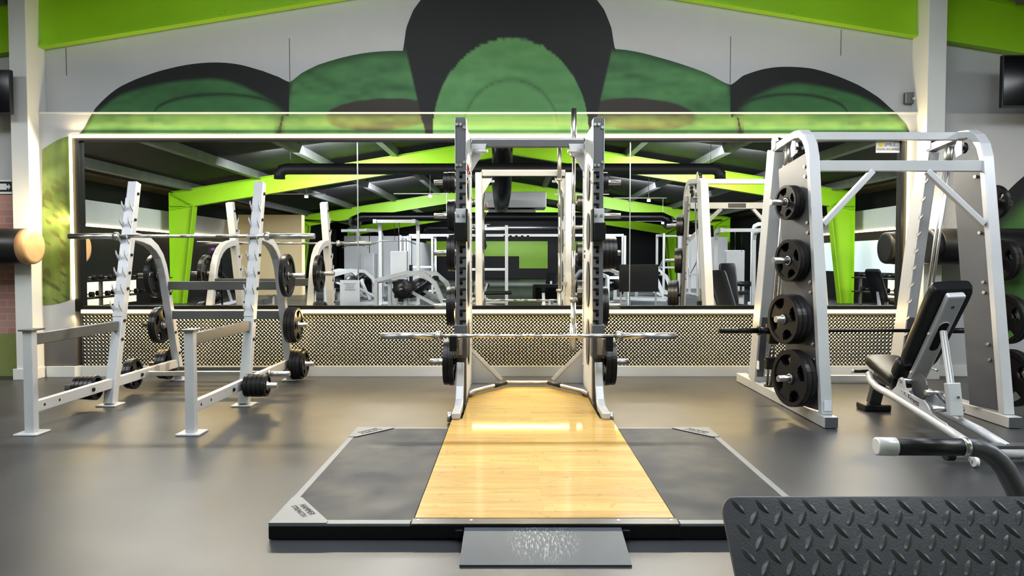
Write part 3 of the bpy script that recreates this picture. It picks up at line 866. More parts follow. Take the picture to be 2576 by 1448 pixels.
    # weight horns
    for y, z, L in ((6.82, 1.965, 0.265), (6.82, 1.66, 0.265), (6.82, 1.32, 0.265), (6.82, 0.83, 0.265), (6.02, 0.425, 0.22)):
        x0 = X + s * 0.04
        mb = MB(); mb.cyl((x0, y, z), (x0 + s * L, y, z), 0.0245, 16); mb.cyl((x0, y, z), (x0 + s * 0.014, y, z), 0.033, 16); mb.build('weight_horn', chrome, t)
mb = MB()
path = [(RC - 0.51, 6.30, 0.11), (RC - 0.47, 6.42, 0.115), (RC - 0.19, 6.86, 0.115), (RC + 0.19, 6.86, 0.115), (RC + 0.47, 6.42, 0.115), (RC + 0.51, 6.30, 0.11)]
mb.tube(path, 0.017, 10); mb.build('bumper_tube', steel, t)
for s in (-1, 1):
    mb = MB(); mb.tube([(RC + s * 0.30, 6.678, 0.115), (RC + s * 0.20, 6.845, 0.115)], 0.020, 10); mb.build('grip_sleeve', black_rubber, t)
mb = MB(); mb.box(RC - 0.512, RC + 0.512, 6.775, 6.85, 2.285, 2.355); mb.build('top_crossbar', graphite, t, 0.005)
mb = MB(); mb.box(RC - 0.512, RC + 0.512, 6.772, 6.853, 2.345, 2.362); mb.build('crossbar_cover', silver, t, 0.003)
for s in (-1, 1):
    mb = MB(); mb.tube([(RC + s * 0.49, 6.72, 2.235), (RC + s * 0.36, 6.70, 2.235)], [0.022, 0.014], 10); mb.build('chin_grip', silver, t)
# vertical bar holder on the right rear upright and pin lanyards
hx = RC + 0.435
mb = MB(); mb.lathe([(0, 0.0285), (0, 0.035), (0.26, 0.035), (0.26, 0.0285), (0, 0.0285)], (hx, 6.93, 0.40), (hx, 6.93, 1.4), 20)
for f_ in [f_ for f_ in mb.bm.faces if len(f_.verts) > 4]: mb.bm.faces.remove(f_)
mb.build('bar_holder', steel, t)
for z_ in (0.50, 0.95):
    mb = MB(); mb.box(hx + 0.036, hx + 0.10, 6.86, 6.94, z_, z_ + 0.04); mb.build('holder_bracket', steel, t)
for s, m in ((1, white_plastic), (-1, white_plastic)):
    x = RC + s * 0.50
    mb = MB(); mb.tube([(x, 5.94, 2.06 + 0.0), (x - s * 0.03, 5.93, 2.0), (x - s * 0.01, 5.93, 1.94), (x + s * 0.012, 5.93, 1.97), (x - s * 0.016, 5.93, 1.90), (x, 5.93, 1.86)], 0.005, 6); mb.build('pin_lanyard', m, t)
mb = MB(); mb.prism([(RC - 0.50, 5.93, 2.03), (RC - 0.475, 5.93, 1.96), (RC - 0.47, 5.93, 1.93), (RC - 0.50, 5.93, 1.95)], (0, 0.008, 0)); mb.build('red_pin_tag', red, t)
mb = MB(); mb.box(RC + 0.474, RC + 0.476, 6.20, 6.32, 1.24, 1.34); lb = mb.build('warning_label', paper, t)
mb = MB(); mb.box(RC + 0.4725, RC + 0.4745, 6.21, 6.31, 1.32, 1.335); mb.box(RC + 0.4725, RC + 0.4745, 6.22, 6.30, 1.27, 1.30); mb.build('printed_lines', ink, lb)
half_rack = t
xl, xr = RC - 0.552 - 0.058, RC + 0.552 + 0.058
gl, gr = 'plates on the left side of the half rack', 'plates on the right side of the half rack'
stack(xl - 0.052, -1, 6.82, 1.965, [(0.092, 0.034), (0.092, 0.034), (0.09, 0.034)], 'small plates, top left horn of half rack', gl)
stack(xl - 0.052, -1, 6.82, 1.66, [(0.145, 0.032), (0.143, 0.032)], 'plates, second left horn down, half rack', gl)
stack(xl - 0.052, -1, 6.82, 1.32, [(0.165, 0.034), (0.163, 0.034)], 'plates, third left horn down, half rack', gl)
stack(xl - 0.052, -1, 6.82, 0.83, [(0.18, 0.036), (0.178, 0.036)], 'plates, fourth left horn down, half rack', gl)
stack(xl, -1, 6.02, 0.425, [(0.19, 0.042), (0.185, 0.040)], 'plates, lowest left horn of half rack', gl)
stack(xr + 0.052, 1, 6.82, 1.965, [(0.092, 0.036), (0.09, 0.034)], 'small plates, top right horn of half rack', gr)
stack(xr + 0.052, 1, 6.82, 1.32, [(0.15, 0.036), (0.15, 0.036), (0.148, 0.036), (0.146, 0.036)], 'plates, middle right horn of half rack', gr)
stack(xr + 0.052, 1, 6.82, 0.83, [(0.18, 0.036), (0.178, 0.034)], 'plates, fourth right horn down, half rack', gr)
stack(xr, 1, 6.02, 0.425, [(0.19, 0.042), (0.186, 0.040)], 'plates, lowest right horn of half rack', gr)
barbell('steel barbell lying across the safety arms of the half rack', 0.122, 5.50, 0.688)
barbell('steel barbell stored upright behind the right upright of the half rack', hx, 6.93, 1.56, 2.2, 'barbell', 'z')

# ------------------------------------------------------------------ lifting platform with ramp
PX0, PX1, PY0, PY1, PZ = -1.09, 1.385, 3.265, 5.17, 0.075
WX0, WX1 = -0.445, 0.742
t = thing('lifting_platform', 'low lifting platform with a maple centre and black rubber side mats', 'lifting platform', ((PX0 + PX1) / 2, 4.2, 0))
mb = MB(); mb.box(PX0, WX0 - 0.004, PY0, PY1, 0.004, PZ - 0.012); mb.box(WX1 + 0.004, PX1, PY0, PY1, 0.004, PZ - 0.012); mb.box(WX0, WX1, PY0, PY1, 0.004, PZ - 0.014)
mb.build('black_base', black_paint, t, 0.003)
e = 0.036
for a, b, nm in ((PX0, WX0, 1), (WX1, PX1, 2)):
    mb = MB(); mb.box(a + (e if nm == 1 else 0.004), b - (e if nm == 2 else 0.004), PY0 + e, PY1 - 0.02, PZ - 0.02, PZ - 0.002)
    mb.build('rubber_side_mat', mat_rubber, t)
wd = MB()
wd.prism([(WX0, PY0 + 0.075, PZ - 0.02), (WX1, PY0 + 0.075, PZ - 0.02), (WX1, 5.42, PZ - 0.02), (RC + 0.512, 5.46, PZ - 0.02), (RC + 0.512, 6.30, PZ - 0.02), (RC + 0.21, 6.84, PZ - 0.02), (RC - 0.21, 6.84, PZ - 0.02), (RC - 0.512, 6.30, PZ - 0.02), (RC - 0.512, 5.46, PZ - 0.02), (WX0, 5.42, PZ - 0.02)], (0, 0, 0.021))
wd.build('maple_deck', wood_m, t, 0.002)
# metal edging
for pts in ([(PX0, PY0), (WX0 - 0.012, PY0), (WX0 - 0.012, PY0 + 0.05), (PX0, PY0 + 0.05)], [(WX1 + 0.012, PY0), (PX1, PY0), (PX1, PY0 + 0.05), (WX1 + 0.012, PY0 + 0.05)],
            [(PX0, PY0 + 0.05), (PX0 + e, PY0 + 0.05), (PX0 + e, PY1), (PX0, PY1)], [(PX1 - e, PY0 + 0.05), (PX1, PY0 + 0.05), (PX1, PY1), (PX1 - e, PY1)],
            [(PX0 + e, PY1 - 0.03), (WX0 - 0.01, PY1 - 0.03), (WX0 - 0.01, PY1), (PX0 + e, PY1)], [(WX1 + 0.01, PY1 - 0.03), (PX1 - e, PY1 - 0.03), (PX1 - e, PY1), (WX1 + 0.01, PY1)]):
    mb = MB(); mb.prism([(x, y, PZ - 0.013) for x, y in pts], (0, 0, 0.013)); mb.build('edge_strip', trim_metal, t, 0.002)
mb = MB(); mb.box(WX0 - 0.008, WX1 + 0.008, PY0 - 0.004, PY0 + 0.072, PZ - 0.016, PZ); mb.box(WX0 - 0.008, WX1 + 0.008, PY0 - 0.006, PY0, 0.012, PZ - 0.004)
mb.build('front_nosing', black_paint, t, 0.003)
bolts([((x, PY0 + 0.045, PZ - 0.001), (x, PY0 + 0.045, PZ + 0.0015), 0.007) for x in (WX0 + 0.02, WX0 + 0.26, WX1 - 0.26, WX1 - 0.02)], steel, t, 'screw_head')
for cx, cy, sx, sy, lx, ly in ((PX0, PY0, 1, 1, 0.26, 0.36), (PX0, PY1, 1, -1, 0.26, 0.28), (PX1, PY1, -1, -1, 0.26, 0.28), (PX1, PY0, -1, 1, 0.26, 0.36)):
    mb = MB()
    mb.prism([(cx, cy, PZ), (cx + sx * lx, cy, PZ), (cx + sx * lx, cy + sy * 0.03, PZ), (cx + sx * 0.05, cy + sy * ly, PZ), (cx, cy + sy * ly, PZ)], (0, 0, 0.004))
    cpl = mb.build('corner_plate', trim_metal, t, 0.001, 1)
    # lettering parallel to the long edge of the corner plate
    dx, dy = sx * (lx - 0.05), -sy * (ly - 0.03)
    L = math.hypot(dx, dy); u = Vector((dx / L, dy / L, 0)) * (1 if sx * sy > 0 else 1)
    if u.x < 0: u = -u
    v = Vector((-u.y, u.x, 0))
    mid = Vector((cx + sx * (lx + 0.05) / 2, cy + sy * (ly + 0.03) / 2, PZ + 0.0045))
    inward = Vector((-sx * abs(dy), -sy * abs(dx), 0)).normalized()
    c1 = mid + inward * 0.035; c2 = mid + inward * 0.075
    top, bot = (c1, c2) if (c1 - c2).dot(v) > 0 else (c2, c1)
    lettering('HAMMER', 0.042, ink, cpl, top, u, v, 0.0006)
    lettering('STRENGTH', 0.036, ink, cpl, bot, u, v, 0.0006)
for x in (-0.235, 0.508):
    mb = MB(); mb.box(x - 0.018, x + 0.018, PY0 - 0.03, PY0 - 0.006, 0.02, 0.055); mb.build('ramp_bracket', black_paint, t, 0.004)
rp = MB()
V = [(-0.215, 2.975), (0.490, 2.975), (0.487, PY0 - 0.008), (-0.212, PY0 - 0.008)]
lo = [rp.bm.verts.new((x, y, 0.001 if y < 3.1 else 0.052)) for x, y in V]; hi = [rp.bm.verts.new((x, y, 0.009 if y < 3.1 else 0.061)) for x, y in V]
rp.bm.faces.new(lo[::-1]); rp.bm.faces.new(hi)
for i in range(4): rp.bm.faces.new([lo[i], lo[(i + 1) % 4], hi[(i + 1) % 4], hi[i]])
rt = thing('access_ramp', 'scratched grey metal ramp plate leaning on the front edge of the platform', 'ramp', (0.137, 3.12, 0))
rp.build('ramp_plate', ramp_m, rt)

# ------------------------------------------------------------------ smith machine
XLm, XRm = 2.375, 3.745
t = thing('smith_machine', 'silver smith machine with arched side frames and a black guided bar', 'smith machine', (3.0, 6.3, 0))
rodtop, rodbot = (6.37, 2.20), (6.80, 0.09)
ptop, pbot = (6.64, 2.27), (7.10, 0.09)
def lin(a, b, z): return a[0] + (b[0] - a[0]) * (z - a[1]) / (b[1] - a[1])
for X, s in ((XLm, -1), (XRm, 1)):
    mb = MB(); mb.bar((X, 5.46, 0.045), (X, 7.62, 0.045), 0.10, 0.085); br_ = mb.build('base_rail', silver, t, 0.005)
    mb = MB(); mb.box(X - 0.047, X + 0.047, 5.452, 5.458, 0.006, 0.084); mb.build('end_cap', graphite, br_)
    mb = MB(); mb.plan([(X, 5.56, 0.085), (X, 5.85, 1.93), (X, 5.87, 2.06), (X, 5.91, 2.16), (X, 5.975, 2.235), (X, 6.06, 2.28), (X, 6.17, 2.29), (X, 6.70, 2.245)], 0.085, 0.065)
    mb.build('front_arch', silver, t, 0.007)
    mb = MB(); mb.plan([(X, pbot[0] + 0.05, 0.085), (X, ptop[0] + 0.05, 2.235)], 0.10, 0.19); rpo = mb.build('rear_post', silver, t, 0.008)
    mb = MB(); mb.sweep([(X, lin(pbot, ptop, 0.14) - 0.047, 0.14), (X, lin(pbot, ptop, 2.18) - 0.047, 2.18)], 0.062, 0.006, (0, 1, 0)); mb.build('channel_recess', graphite, rpo)
    # hooked guide strip on the inner side of the rear post
    dl = math.hypot(pbot[0] - ptop[0], ptop[1] - pbot[1]); d = ((ptop[0] - pbot[0]) / dl, (ptop[1] - pbot[1]) / dl); nf = (-d[1], d[0])
    mb = MB()
    hook_profile(mb, X - s * 0.058, X - s * 0.048, lambda z: lin(pbot, ptop, z) - 0.048, d, nf, [0.42 + 0.155 * k for k in range(12)], 0.075)
    mb.sweep([(X - s * 0.053, lin(pbot, ptop, 0.3) - 0.045, 0.3), (X - s * 0.053, lin(pbot, ptop, 2.2) - 0.045, 2.2)], 0.010, 0.06, (0, 1, 0))
    mb.build('safety_hooks', silver, t, 0.0015, 1)
    mb = MB()
    for q in (-0.018, 0.018): mb.cyl((X + q - s * 0.0, rodbot[0], rodbot[1]), (X + q, rodtop[0], rodtop[1]), 0.0115, 12)
    mb.build('guide_rods', chrome, t)
    mb = MB(); mb.cyl((X, rodtop[0] - 0.005, 2.225), (X, lin(rodbot, rodtop, 2.07), 2.07), 0.034, 16); mb.cyl((X, lin(rodbot, rodtop, 2.07), 2.07), (X, lin(rodbot, rodtop, 2.045), 2.045), 0.043, 16); mb.build('rod_bushing', steel, t)
    mb = MB(); mb.cyl((X, rodbot[0], 0.086), (X, rodbot[0], 0.105), 0.045, 16); mb.build('rod_foot', black_rubber, t)
    for yy, zz in ((6.62, 2.30), (6.16, 2.18)):
        mb = MB(); mb.prism([(X - 0.05, yy - 0.045, zz - 0.06), (X - 0.05, yy + 0.03, zz - 0.075), (X - 0.05, yy + 0.055, zz + 0.01), (X - 0.05, yy + 0.02, zz + 0.065), (X - 0.05, yy - 0.045, zz + 0.05)], (0.008, 0, 0)); mb.box(X - 0.045, X + 0.04, yy - 0.012, yy + 0.012, zz - 0.012, zz + 0.012); pb = mb.build('pulley_bracket', silver, t, 0.002)
        mb = MB(); mb.cyl((X - 0.02, yy, zz), (X + 0.005, yy, zz), 0.045, 20); mb.build('pulley', black_paint, pb)
    # dark plate-storage panel between front arch and guide, turned a little to the front
    TH = 0.27; axv = Vector((s * math.cos(TH), s * math.sin(TH), 0)); pv = Vector((-0.267, 0.964, 0)); ha_, hl_ = (0.19, 0.235) if s < 0 else (0.10, 0.36)
    def pnl(a, z, o=0.0):
        f = Vector((X - s * 0.015, 5.60 + 0.155 * z, z)); return f + pv * a + axv * o
    mb = MB(); pw_ = 0.40 if s < 0 else 0.27; mb.prism([pnl(0.0, 0.10), pnl(pw_, 0.10), pnl(pw_, 2.02), pnl(0.0, 2.12)], axv * 0.03); pn = mb.build('storage_panel', graphite, t, 0.004)
    for z in (0.48, 0.60, 1.0, 1.08, 1.47, 1.55, 1.92, 2.0):
        bolts([(pnl(0.05, z, 0.028), pnl(0.05, z, 0.045), 0.013), (pnl(0.05, z, -0.02), pnl(0.05, z, 0.0), 0.013)], chrome, pn)
    for zc in (1.72, 1.25, 0.785, 0.325):
        q0 = pnl(ha_, zc, 0.03)
        mb = MB(); mb.cyl(q0, q0 + axv * hl_, 0.0245, 16); mb.cyl(q0 + axv * (hl_ - 0.223 if s > 0 else 0), q0 + axv * (hl_ - 0.205 if s > 0 else 0.012), 0.034, 16); mb.build('weight_horn', chrome, t)
    # carriage on the rods, with its bar end
    zc = 0.615; yc = lin(rodbot, rodtop, zc)
    mb = MB(); mb.plan([(X, lin(rodbot, rodtop, 0.50), 0.50), (X, lin(rodbot, rodtop, 0.74), 0.74)], 0.085, 0.075); cg = mb.build('bar_carriage', black_paint, t, 0.006)
    mb = MB(); mb.box(X - 0.045, X + 0.045, yc + 0.035, yc + 0.09, 0.60, 0.67); mb.build('latch_hook', black_paint, cg, 0.004)
    mb = MB(); mb.cyl((X + s * 0.04, yc, zc), (X + s * 0.13, yc, zc), 0.030, 16); mb.cyl((X + s * 0.13, yc, zc), (X + s * 0.145, yc, zc), 0.043, 16); mb.cyl((X + s * 0.145, yc, zc), (X + s * 0.50, yc, zc), 0.0245, 16); mb.build('bar_sleeve', black_paint, t)
    # stopper block
    zs = 0.30; ys = lin(rodbot, rodtop, zs)
    mb = MB(); mb.box(X - 0.05, X + 0.05, ys - 0.04, ys + 0.05, 0.255, 0.345); st = mb.build('bar_stopper', black_paint, t, 0.005)
    mb = MB(); mb.cyl((X + 0.01, ys - 0.04, zs), (X + 0.06, ys - 0.15, zs - 0.03), 0.009, 10); mb.cyl((X + 0.056, ys - 0.145, zs - 0.029), (X + 0.066, ys - 0.165, zs - 0.034), 0.013, 10); mb.build('pull_pin', chrome, st)
    mb = MB(); mb.cyl((X, ys, 0.345), (X, ys, 0.375), 0.05, 16); mb.build('rubber_bumper', black_rubber, st)
yc = lin(rodbot, rodtop, 0.615)
mb = MB(); mb.cyl((XLm + 0.04, yc, 0.615), (XRm - 0.04, yc, 0.615), 0.0155, 14); mb.build('guided_bar', black_paint, t)
mb = MB(); mb.bar((XLm + 0.04, 6.22, 2.285), (XRm - 0.04, 6.22, 2.285), 0.06, 0.065); mb.build('top_crossbar', silver, t, 0.005)
mb = MB(); mb.bar((XLm + 0.04, 5.875, 1.995), (XRm - 0.04, 5.875, 1.995), 0.055, 0.085); cb = mb.build('front_crossbar', silver, t, 0.005)
mb = MB(); mb.box(2.93, 3.17, 5.9026, 5.906, 1.965, 2.025); bd = mb.build('name_badge', black_paint, cb)
for s, X in ((1, XLm), (-1, XRm)):
    mb = MB(); mb.sweep([(X + s * 0.47, 5.868, 1.955), (X + s * 0.055, 5.80, 1.53)], 0.045, 0.05, (0, 1, 0)); mb.build('diagonal_brace', silver, t, 0.005)
mb = MB(); mb.bar((XLm + 0.05, 7.52, 0.05), (XRm - 0.05, 7.52, 0.05), 0.06, 0.06); mb.build('rear_base_bar', silver, t, 0.004)
mb = MB(); mb.box(XLm - 0.0435, XLm - 0.0385, 6.95, 7.03, 0.22, 0.30); mb.build('small_label', paper, t)
mb = MB(); mb.box(XLm - 0.025, XLm + 0.03, 5.526, 5.530, 0.12, 0.20); mb.build('small_label', paper, t)
smith = t
gs = 'plates on the left frame of the smith machine'; gt = 'plates on the right frame of the smith machine'
for X, s, g, sets in ((XLm, -1, gs, [(1.72, [(0.137, 0.042), (0.137, 0.042)], 'small grip plates, top left horn of smith machine'),
                                     (1.25, [(0.168, 0.044), (0.167, 0.042)], 'grip plates, second left horn of smith machine'),
                                     (0.785, [(0.196, 0.042), (0.196, 0.042), (0.194, 0.040)], 'grip plates, third left horn of smith machine'),
                                     (0.325, [(0.222, 0.045), (0.222, 0.044)], 'large grip plates, lowest left horn of smith machine')]),
                      (XRm, 1, gt, [(1.72, [(0.138, 0.042)], 'black grip plate on the top right horn of the smith machine'),
                                    (1.25, [(0.168, 0.044), (0.167, 0.042)], 'grip plates, second right horn of smith machine'),
                                    (0.785, [(0.196, 0.042), (0.196, 0.042)], 'grip plates, third right horn of smith machine'),
                                    (0.325, [(0.222, 0.045), (0.222, 0.044)], 'grip plates, lowest right horn of smith machine')])):
    for z, specs, lab in sets:
        q0 = Vector((X - s * 0.015, 5.60 + 0.155 * z, z)) + Vector((-0.267, 0.964, 0)) * (0.19 if s < 0 else 0.10)
        stack(q0.x, s, q0.y, z, specs, lab, g, 0.35, 0.27, (0.046 if specs[0][0] < 0.19 else 0.075) if s < 0 else 0.19)

# ------------------------------------------------------------------ adjustable bench inside the smith machine
t = thing('adjustable_bench', 'black padded adjustable bench with a silver frame inside the smith machine', 'weight bench', (3.02, 5.4, 0))
BX = 3.055
mb = MB()
mb.sweep([(3.035, 6.17, 0.055), (3.035, 6.04, 0.34)], 0.10, 0.065, (0, 1, 0)); mb.build('rear_leg', graphite, t, 0.008)
mb = MB(); mb.box(2.925, 3.145, 6.08, 6.25, 0.0, 0.055); mb.build('rear_foot', black_rubber, t, 0.012)
def pad(mb, c, u, v, n, L, W, T, wl=None, r=0.02):
    """rounded cushion: length L along u, width W (W at far end wl) along v, thickness T along n"""
    c, u, v, n = map(Vector, (c, u, v, n)); wl = wl or W
    S = [0, 0.02, 0.06, 0.14, 0.3, 0.5, 0.7, 0.86, 0.94, 0.98, 1]; N = len(S) - 1; grid = []
    for i, s in enumerate(S):
        w = (W + (wl - W) * s) / 2
        q_ = max(0, (abs(s - 0.5) - 0.36) / 0.14)
        e_ = 1 - 0.14 * q_ ** 3; th = 1 - 0.16 * q_ ** 3
        row = []
        for a, h in ((-1, 0.25), (-1, 0.75), (-0.95, 0.93), (-0.8, 1.0), (0.0, 1.06), (0.8, 1.0), (0.95, 0.93), (1, 0.75), (1, 0.25), (0.94, 0.04), (0.85, 0), (-0.85, 0), (-0.94, 0.04)):
            row.append(mb.bm.verts.new(c + u * (L * (s - 0.5)) + v * (a * w * e_) + n * (T * (h - 0.5) * th)))
        grid.append(row)
    M_ = 13
    for i in range(N):
        for q in range(M_):
            fce = mb.bm.faces.new([grid[i][q], grid[i][(q + 1) % M_], grid[i + 1][(q + 1) % M_], grid[i + 1][q]]); fce.smooth = True
    mb.bm.faces.new(grid[0][::-1]); mb.bm.faces.new(grid[-1])
    return mb
for s, path in ((-1, [(2.975, 6.13, 0.31), (2.96, 6.06, 0.26), (2.957, 5.95, 0.225), (2.945, 5.58, 0.195), (2.87, 4.80, 0.13), (2.845, 4.50, 0.10)]),
                (1, [(3.095, 6.13, 0.31), (3.10, 6.06, 0.26), (3.10, 5.95, 0.225), (3.09, 5.58, 0.195), (3.06, 4.80, 0.14), (3.045, 4.50, 0.10)])):
    mb = MB(); mb.tube(path, 0.029, 14); mb.build('frame_rail', silver, t)
    def f(y):
        for a, b in zip(path, path[1:]):
            if b[1] <= y <= a[1]: return a[0] + (b[0] - a[0]) * (a[1] - y) / (a[1] - b[1])
        return path[-1][0]
    pr = [(5.80, 0.225), (5.70, 0.24), (5.63, 0.29), (5.59, 0.355), (5.55, 0.372), (5.51, 0.355), (5.48, 0.30), (5.42, 0.275), (5.26, 0.262), (5.18, 0.265), (5.13, 0.245), (5.07, 0.20), (4.97, 0.18), (4.86, 0.172), (4.80, 0.145), (5.2, 0.165), (5.6, 0.197)]
    mb = MB(); a = [mb.bm.verts.new((f(y) - 0.006, y, z)) for y, z in pr]; b = [mb.bm.verts.new((f(y) + 0.006, y, z)) for y, z in pr]
    mb.bm.faces.new(a); mb.bm.faces.new(b[::-1])
    for i in range(len(pr)): mb.bm.faces.new([a[i], b[i], b[(i + 1) % len(pr)], a[(i + 1) % len(pr)]])
    bk = mb.build('side_bracket', silver, t)
    if s < 0:
        p0 = Vector((f(5.56) - 0.0075, 5.56, 0.252)); p1 = Vector((f(5.22) - 0.0075, 5.22, 0.226))
        xd = (p1 - p0).normalized(); zd = Vector((0, 0, 1)); yd = (zd - xd * zd.dot(xd)).normalized()
        lettering('Life Fitness', 0.066, ink, bk, (p0 + p1) / 2 + Vector((-0.0012, 0, 0)), xd, yd, 0.0008)
mb = MB(); mb.tube([(2.695, 4.50, 0.075), (3.23, 4.50, 0.075)], 0.044, 16); mb.build('front_foot', silver, t)
mb = MB(); mb.box(2.72, 3.20, 4.46, 4.54, 0.112, 0.124); mb.build('foot_tread', silver_dark, t)
mb = MB(); mb.tube([(2.655, 4.50, 0.062), (2.70, 4.50, 0.070)], [0.040, 0.047], 16); mb.build('foot_end_cap', black_rubber, t)
for x in (2.80, 3.14):
    mb = MB(); mb.cyl((x - 0.012, 4.43, 0.036), (x + 0.012, 4.43, 0.036), 0.032, 18); wv = mb.build('transport_wheel', white_plastic, t)
    mb = MB(); mb.sweep([(x - 0.018, 4.49, 0.06), (x - 0.018, 4.43, 0.036)], 0.03, 0.005, (1, 0, 0)); mb.build('wheel_fork', silver, wv)
u = Vector((0, 0.93, 0.28)).normalized(); n = (Vector((0, 0, 1)) - u * u.z).normalized()
mb = MB(); pad(mb, (3.095, 5.96, 0.365), u, (1, 0, 0), n, 0.44, 0.27, 0.085, 0.29); mb.build('seat', vinyl, t)
mb = MB(); mb.box(2.97, 3.13, 5.74, 6.02, 0.255, 0.325); mb.build('seat_carrier', black_paint, t, 0.01)
mb = MB(); mb.cyl((2.86, 6.16, 0.325), (2.98, 6.16, 0.325), 0.014, 12); ha = mb.build('seat_handle', black_rubber, t)
mb = MB(); mb.cyl((2.84, 6.16, 0.325), (2.86, 6.16, 0.325), 0.015, 12); mb.build('handle_tip', white_plastic, ha)
b0, b1 = Vector((3.066, 5.56, 0.42)), Vector((3.010, 5.02, 1.045))
u = (b1 - b0).normalized(); v = Vector((1, 0, 0)); v = (v - u * v.dot(u)).normalized(); n = v.cross(u).normalized()
if n.y < 0: n = -n        # the pad faces the mirror
pc = b0 + u * 0.44 + n * 0.045
mb = MB(); pad(mb, pc, u, v, n, 0.80, 0.255, 0.09, 0.285); mb.build('backrest', vinyl, t)
mb = MB(); pad(mb, b0 + n * 0.085 - u * 0.06, u, v, n, 0.17, 0.25, 0.085); mb.build('lumbar_pad', vinyl, t)
c0, c1 = b0 - u * 0.10 - n * 0.025, b0 + u * 0.82 - n * 0.025
mb = MB(); mb.sweep([c0, c1], 0.125, 0.05, tuple(-n)); mb.build('back_channel', silver, t, 0.014)
sc_ = b0 + u * 0.47 - n * 0.0503
mb = MB(); mb.prism([sc_ + v * (0.030 * math.cos(a)) + u * (0.03 * math.sin(a) + (0.07 if math.sin(a) > 0 else -0.16)) for a in [2 * PI * (k + 0.5) / 20 for k in range(20)]], -n * 0.002); mb.build('channel_slot', hole_black, t)
mb = MB(); mb.tube([sc_ + v * (0.034 * math.cos(a)) + u * (0.034 * math.sin(a) + 0.07) - n * 0.002 for a in [PI * k / 10 for k in range(11)]], 0.005, 6); mb.build('slot_rim', silver, t)
bolts([(b0 + u * 0.72 - n * 0.05, b0 + u * 0.72 - n * 0.053, 0.012)], graphite, t)
bolts([(b0 + u * 0.44 - n * 0.03 - v * 0.062, b0 + u * 0.44 - n * 0.03 - v * 0.074, 0.010), (b0 + u * 0.02 - n * 0.03 - v * 0.062, b0 + u * 0.02 - n * 0.03 - v * 0.074, 0.010)], white_plastic, t)
st0 = sc_ + u * 0.03 - n * 0.012; st1 = Vector((2.995, 5.0, 0.34))
mb = MB(); mb.sweep([st0, st1], 0.042, 0.028, (0, 1, 0)); sst = mb.build('support_strut', white_paint, t, 0.006)
mb = MB()
dd = (st1 - st0).normalized()
for q in (-0.010, 0.010): mb.sweep([st0 + Vector((q, -0.016, 0)), st1 + Vector((q, -0.016, 0))], 0.004, 0.003, (0, 1, 0))
mb.build('strut_grooves', silver_dark, sst)
mb = MB(); mb.sweep([Vector((2.992, 5.0, 0.42)), Vector((2.998, 4.965, 0.20))], 0.09, 0.05, (0, 1, 0)); hs = mb.build('strut_housing', silver, t, 0.006)
bolts([((3.005, 4.95, 0.33), (3.005, 4.943, 0.33), 0.009)], graphite, hs)
bolts([((2.875, 5.03, 0.235), (3.09, 5.03, 0.235), 0.020), ((2.90, 5.16, 0.325), (3.02, 5.16, 0.325), 0.018), ((2.93, 5.55, 0.345), (3.11, 5.55, 0.345), 0.020)], steel, t, 'pivot_shaft', 14)
mb = MB(); mb.prism([(3.0, 5.42 + 0.10 * math.cos(a), 0.32 + 0.10 * math.sin(a)) for a in [2 * PI * k / 20 for k in range(20)]], (0.012, 0, 0)); mb.build('adjuster_cam', silver_dark, t)
mb = MB(); mb.cyl((2.985, 5.18, 0.33), (3.03, 5.06, 0.24), 0.016, 10); mb.build('adjuster_link', silver_dark, t)

# ------------------------------------------------------------------ machine in the right foreground: tread plate and handle
t = thing('leg_press_machine', 'nearby machine with a black diamond tread foot plate and a chrome-capped grip handle', 'exercise machine', (0.95, 1.6, 0))
xa, xb = 0.408, 1.16
top, bot = Vector((0, 1.432, 0.790)), Vector((0, 1.092, 0.440))
dn = (bot - top).normalized(); nv = Vector((0, dn.z, -dn.y)); nv = nv if nv.y < 0 else -nv      # towards the viewer
ux = Vector((1, 0, 0)); Lp = (bot - top).length
mb = MB(); rc = 0.032; poly = []
for cx, cy, a0 in ((xa + rc, rc, PI), (xb - rc, rc, 1.5 * PI), (xb - rc, Lp - rc, 0), (xa + rc, Lp - rc, 0.5 * PI)):
    for k in range(7):
        a = a0 + (PI / 2) * k / 6
        poly.append(top + ux * (cx + rc * math.cos(a)) + dn * (cy + rc * math.sin(a)))
mb.prism(poly, -nv * 0.016); mb.build('tread_plate', tread_rubber, t, 0.003)
mb = MB(); row = 0; q = 0.022
while q < Lp - 0.012:
    x = xa + (0.030 if row % 2 == 0 else 0.056) - (row // 2) * 0.0
    while x < xb - 0.012:
        c = top + ux * x + dn * q + nv * 0.0004
        L, W, H = 0.0385, 0.0135, 0.0042; ang = -0.98 if row % 2 == 0 else 1.02
        ca, sa = math.cos(ang), math.sin(ang); U = ux * ca - dn * sa; Vv = ux * sa + dn * ca
        NS = 8; R0_ = []; R1_ = []; RR = []
        for k in range(NS + 1):
            s = k / NS; w = W * math.sin(PI * s) ** 0.8 * 0.5 if 0 < k < NS else 0
            p = c + U * (L * (s - 0.5))
            R0_.append(mb.bm.verts.new(p + Vv * w)); R1_.append(mb.bm.verts.new(p - Vv * w)); RR.append(mb.bm.verts.new(p + nv * (H * math.sin(PI * s) ** 0.6 if 0 < k < NS else 0)))
        for k in range(NS):
            for A_ in (R0_, R1_):
                fc = mb.bm.faces.new([A_[k], A_[k + 1], RR[k + 1], RR[k]]); fc.smooth = False
        x += 0.0462
    q += 0.0243; row += 1
bmesh.ops.remove_doubles(mb.bm, verts=mb.bm.verts, dist=1e-6)
mb.build('tread_lugs', tread_rubber, t)
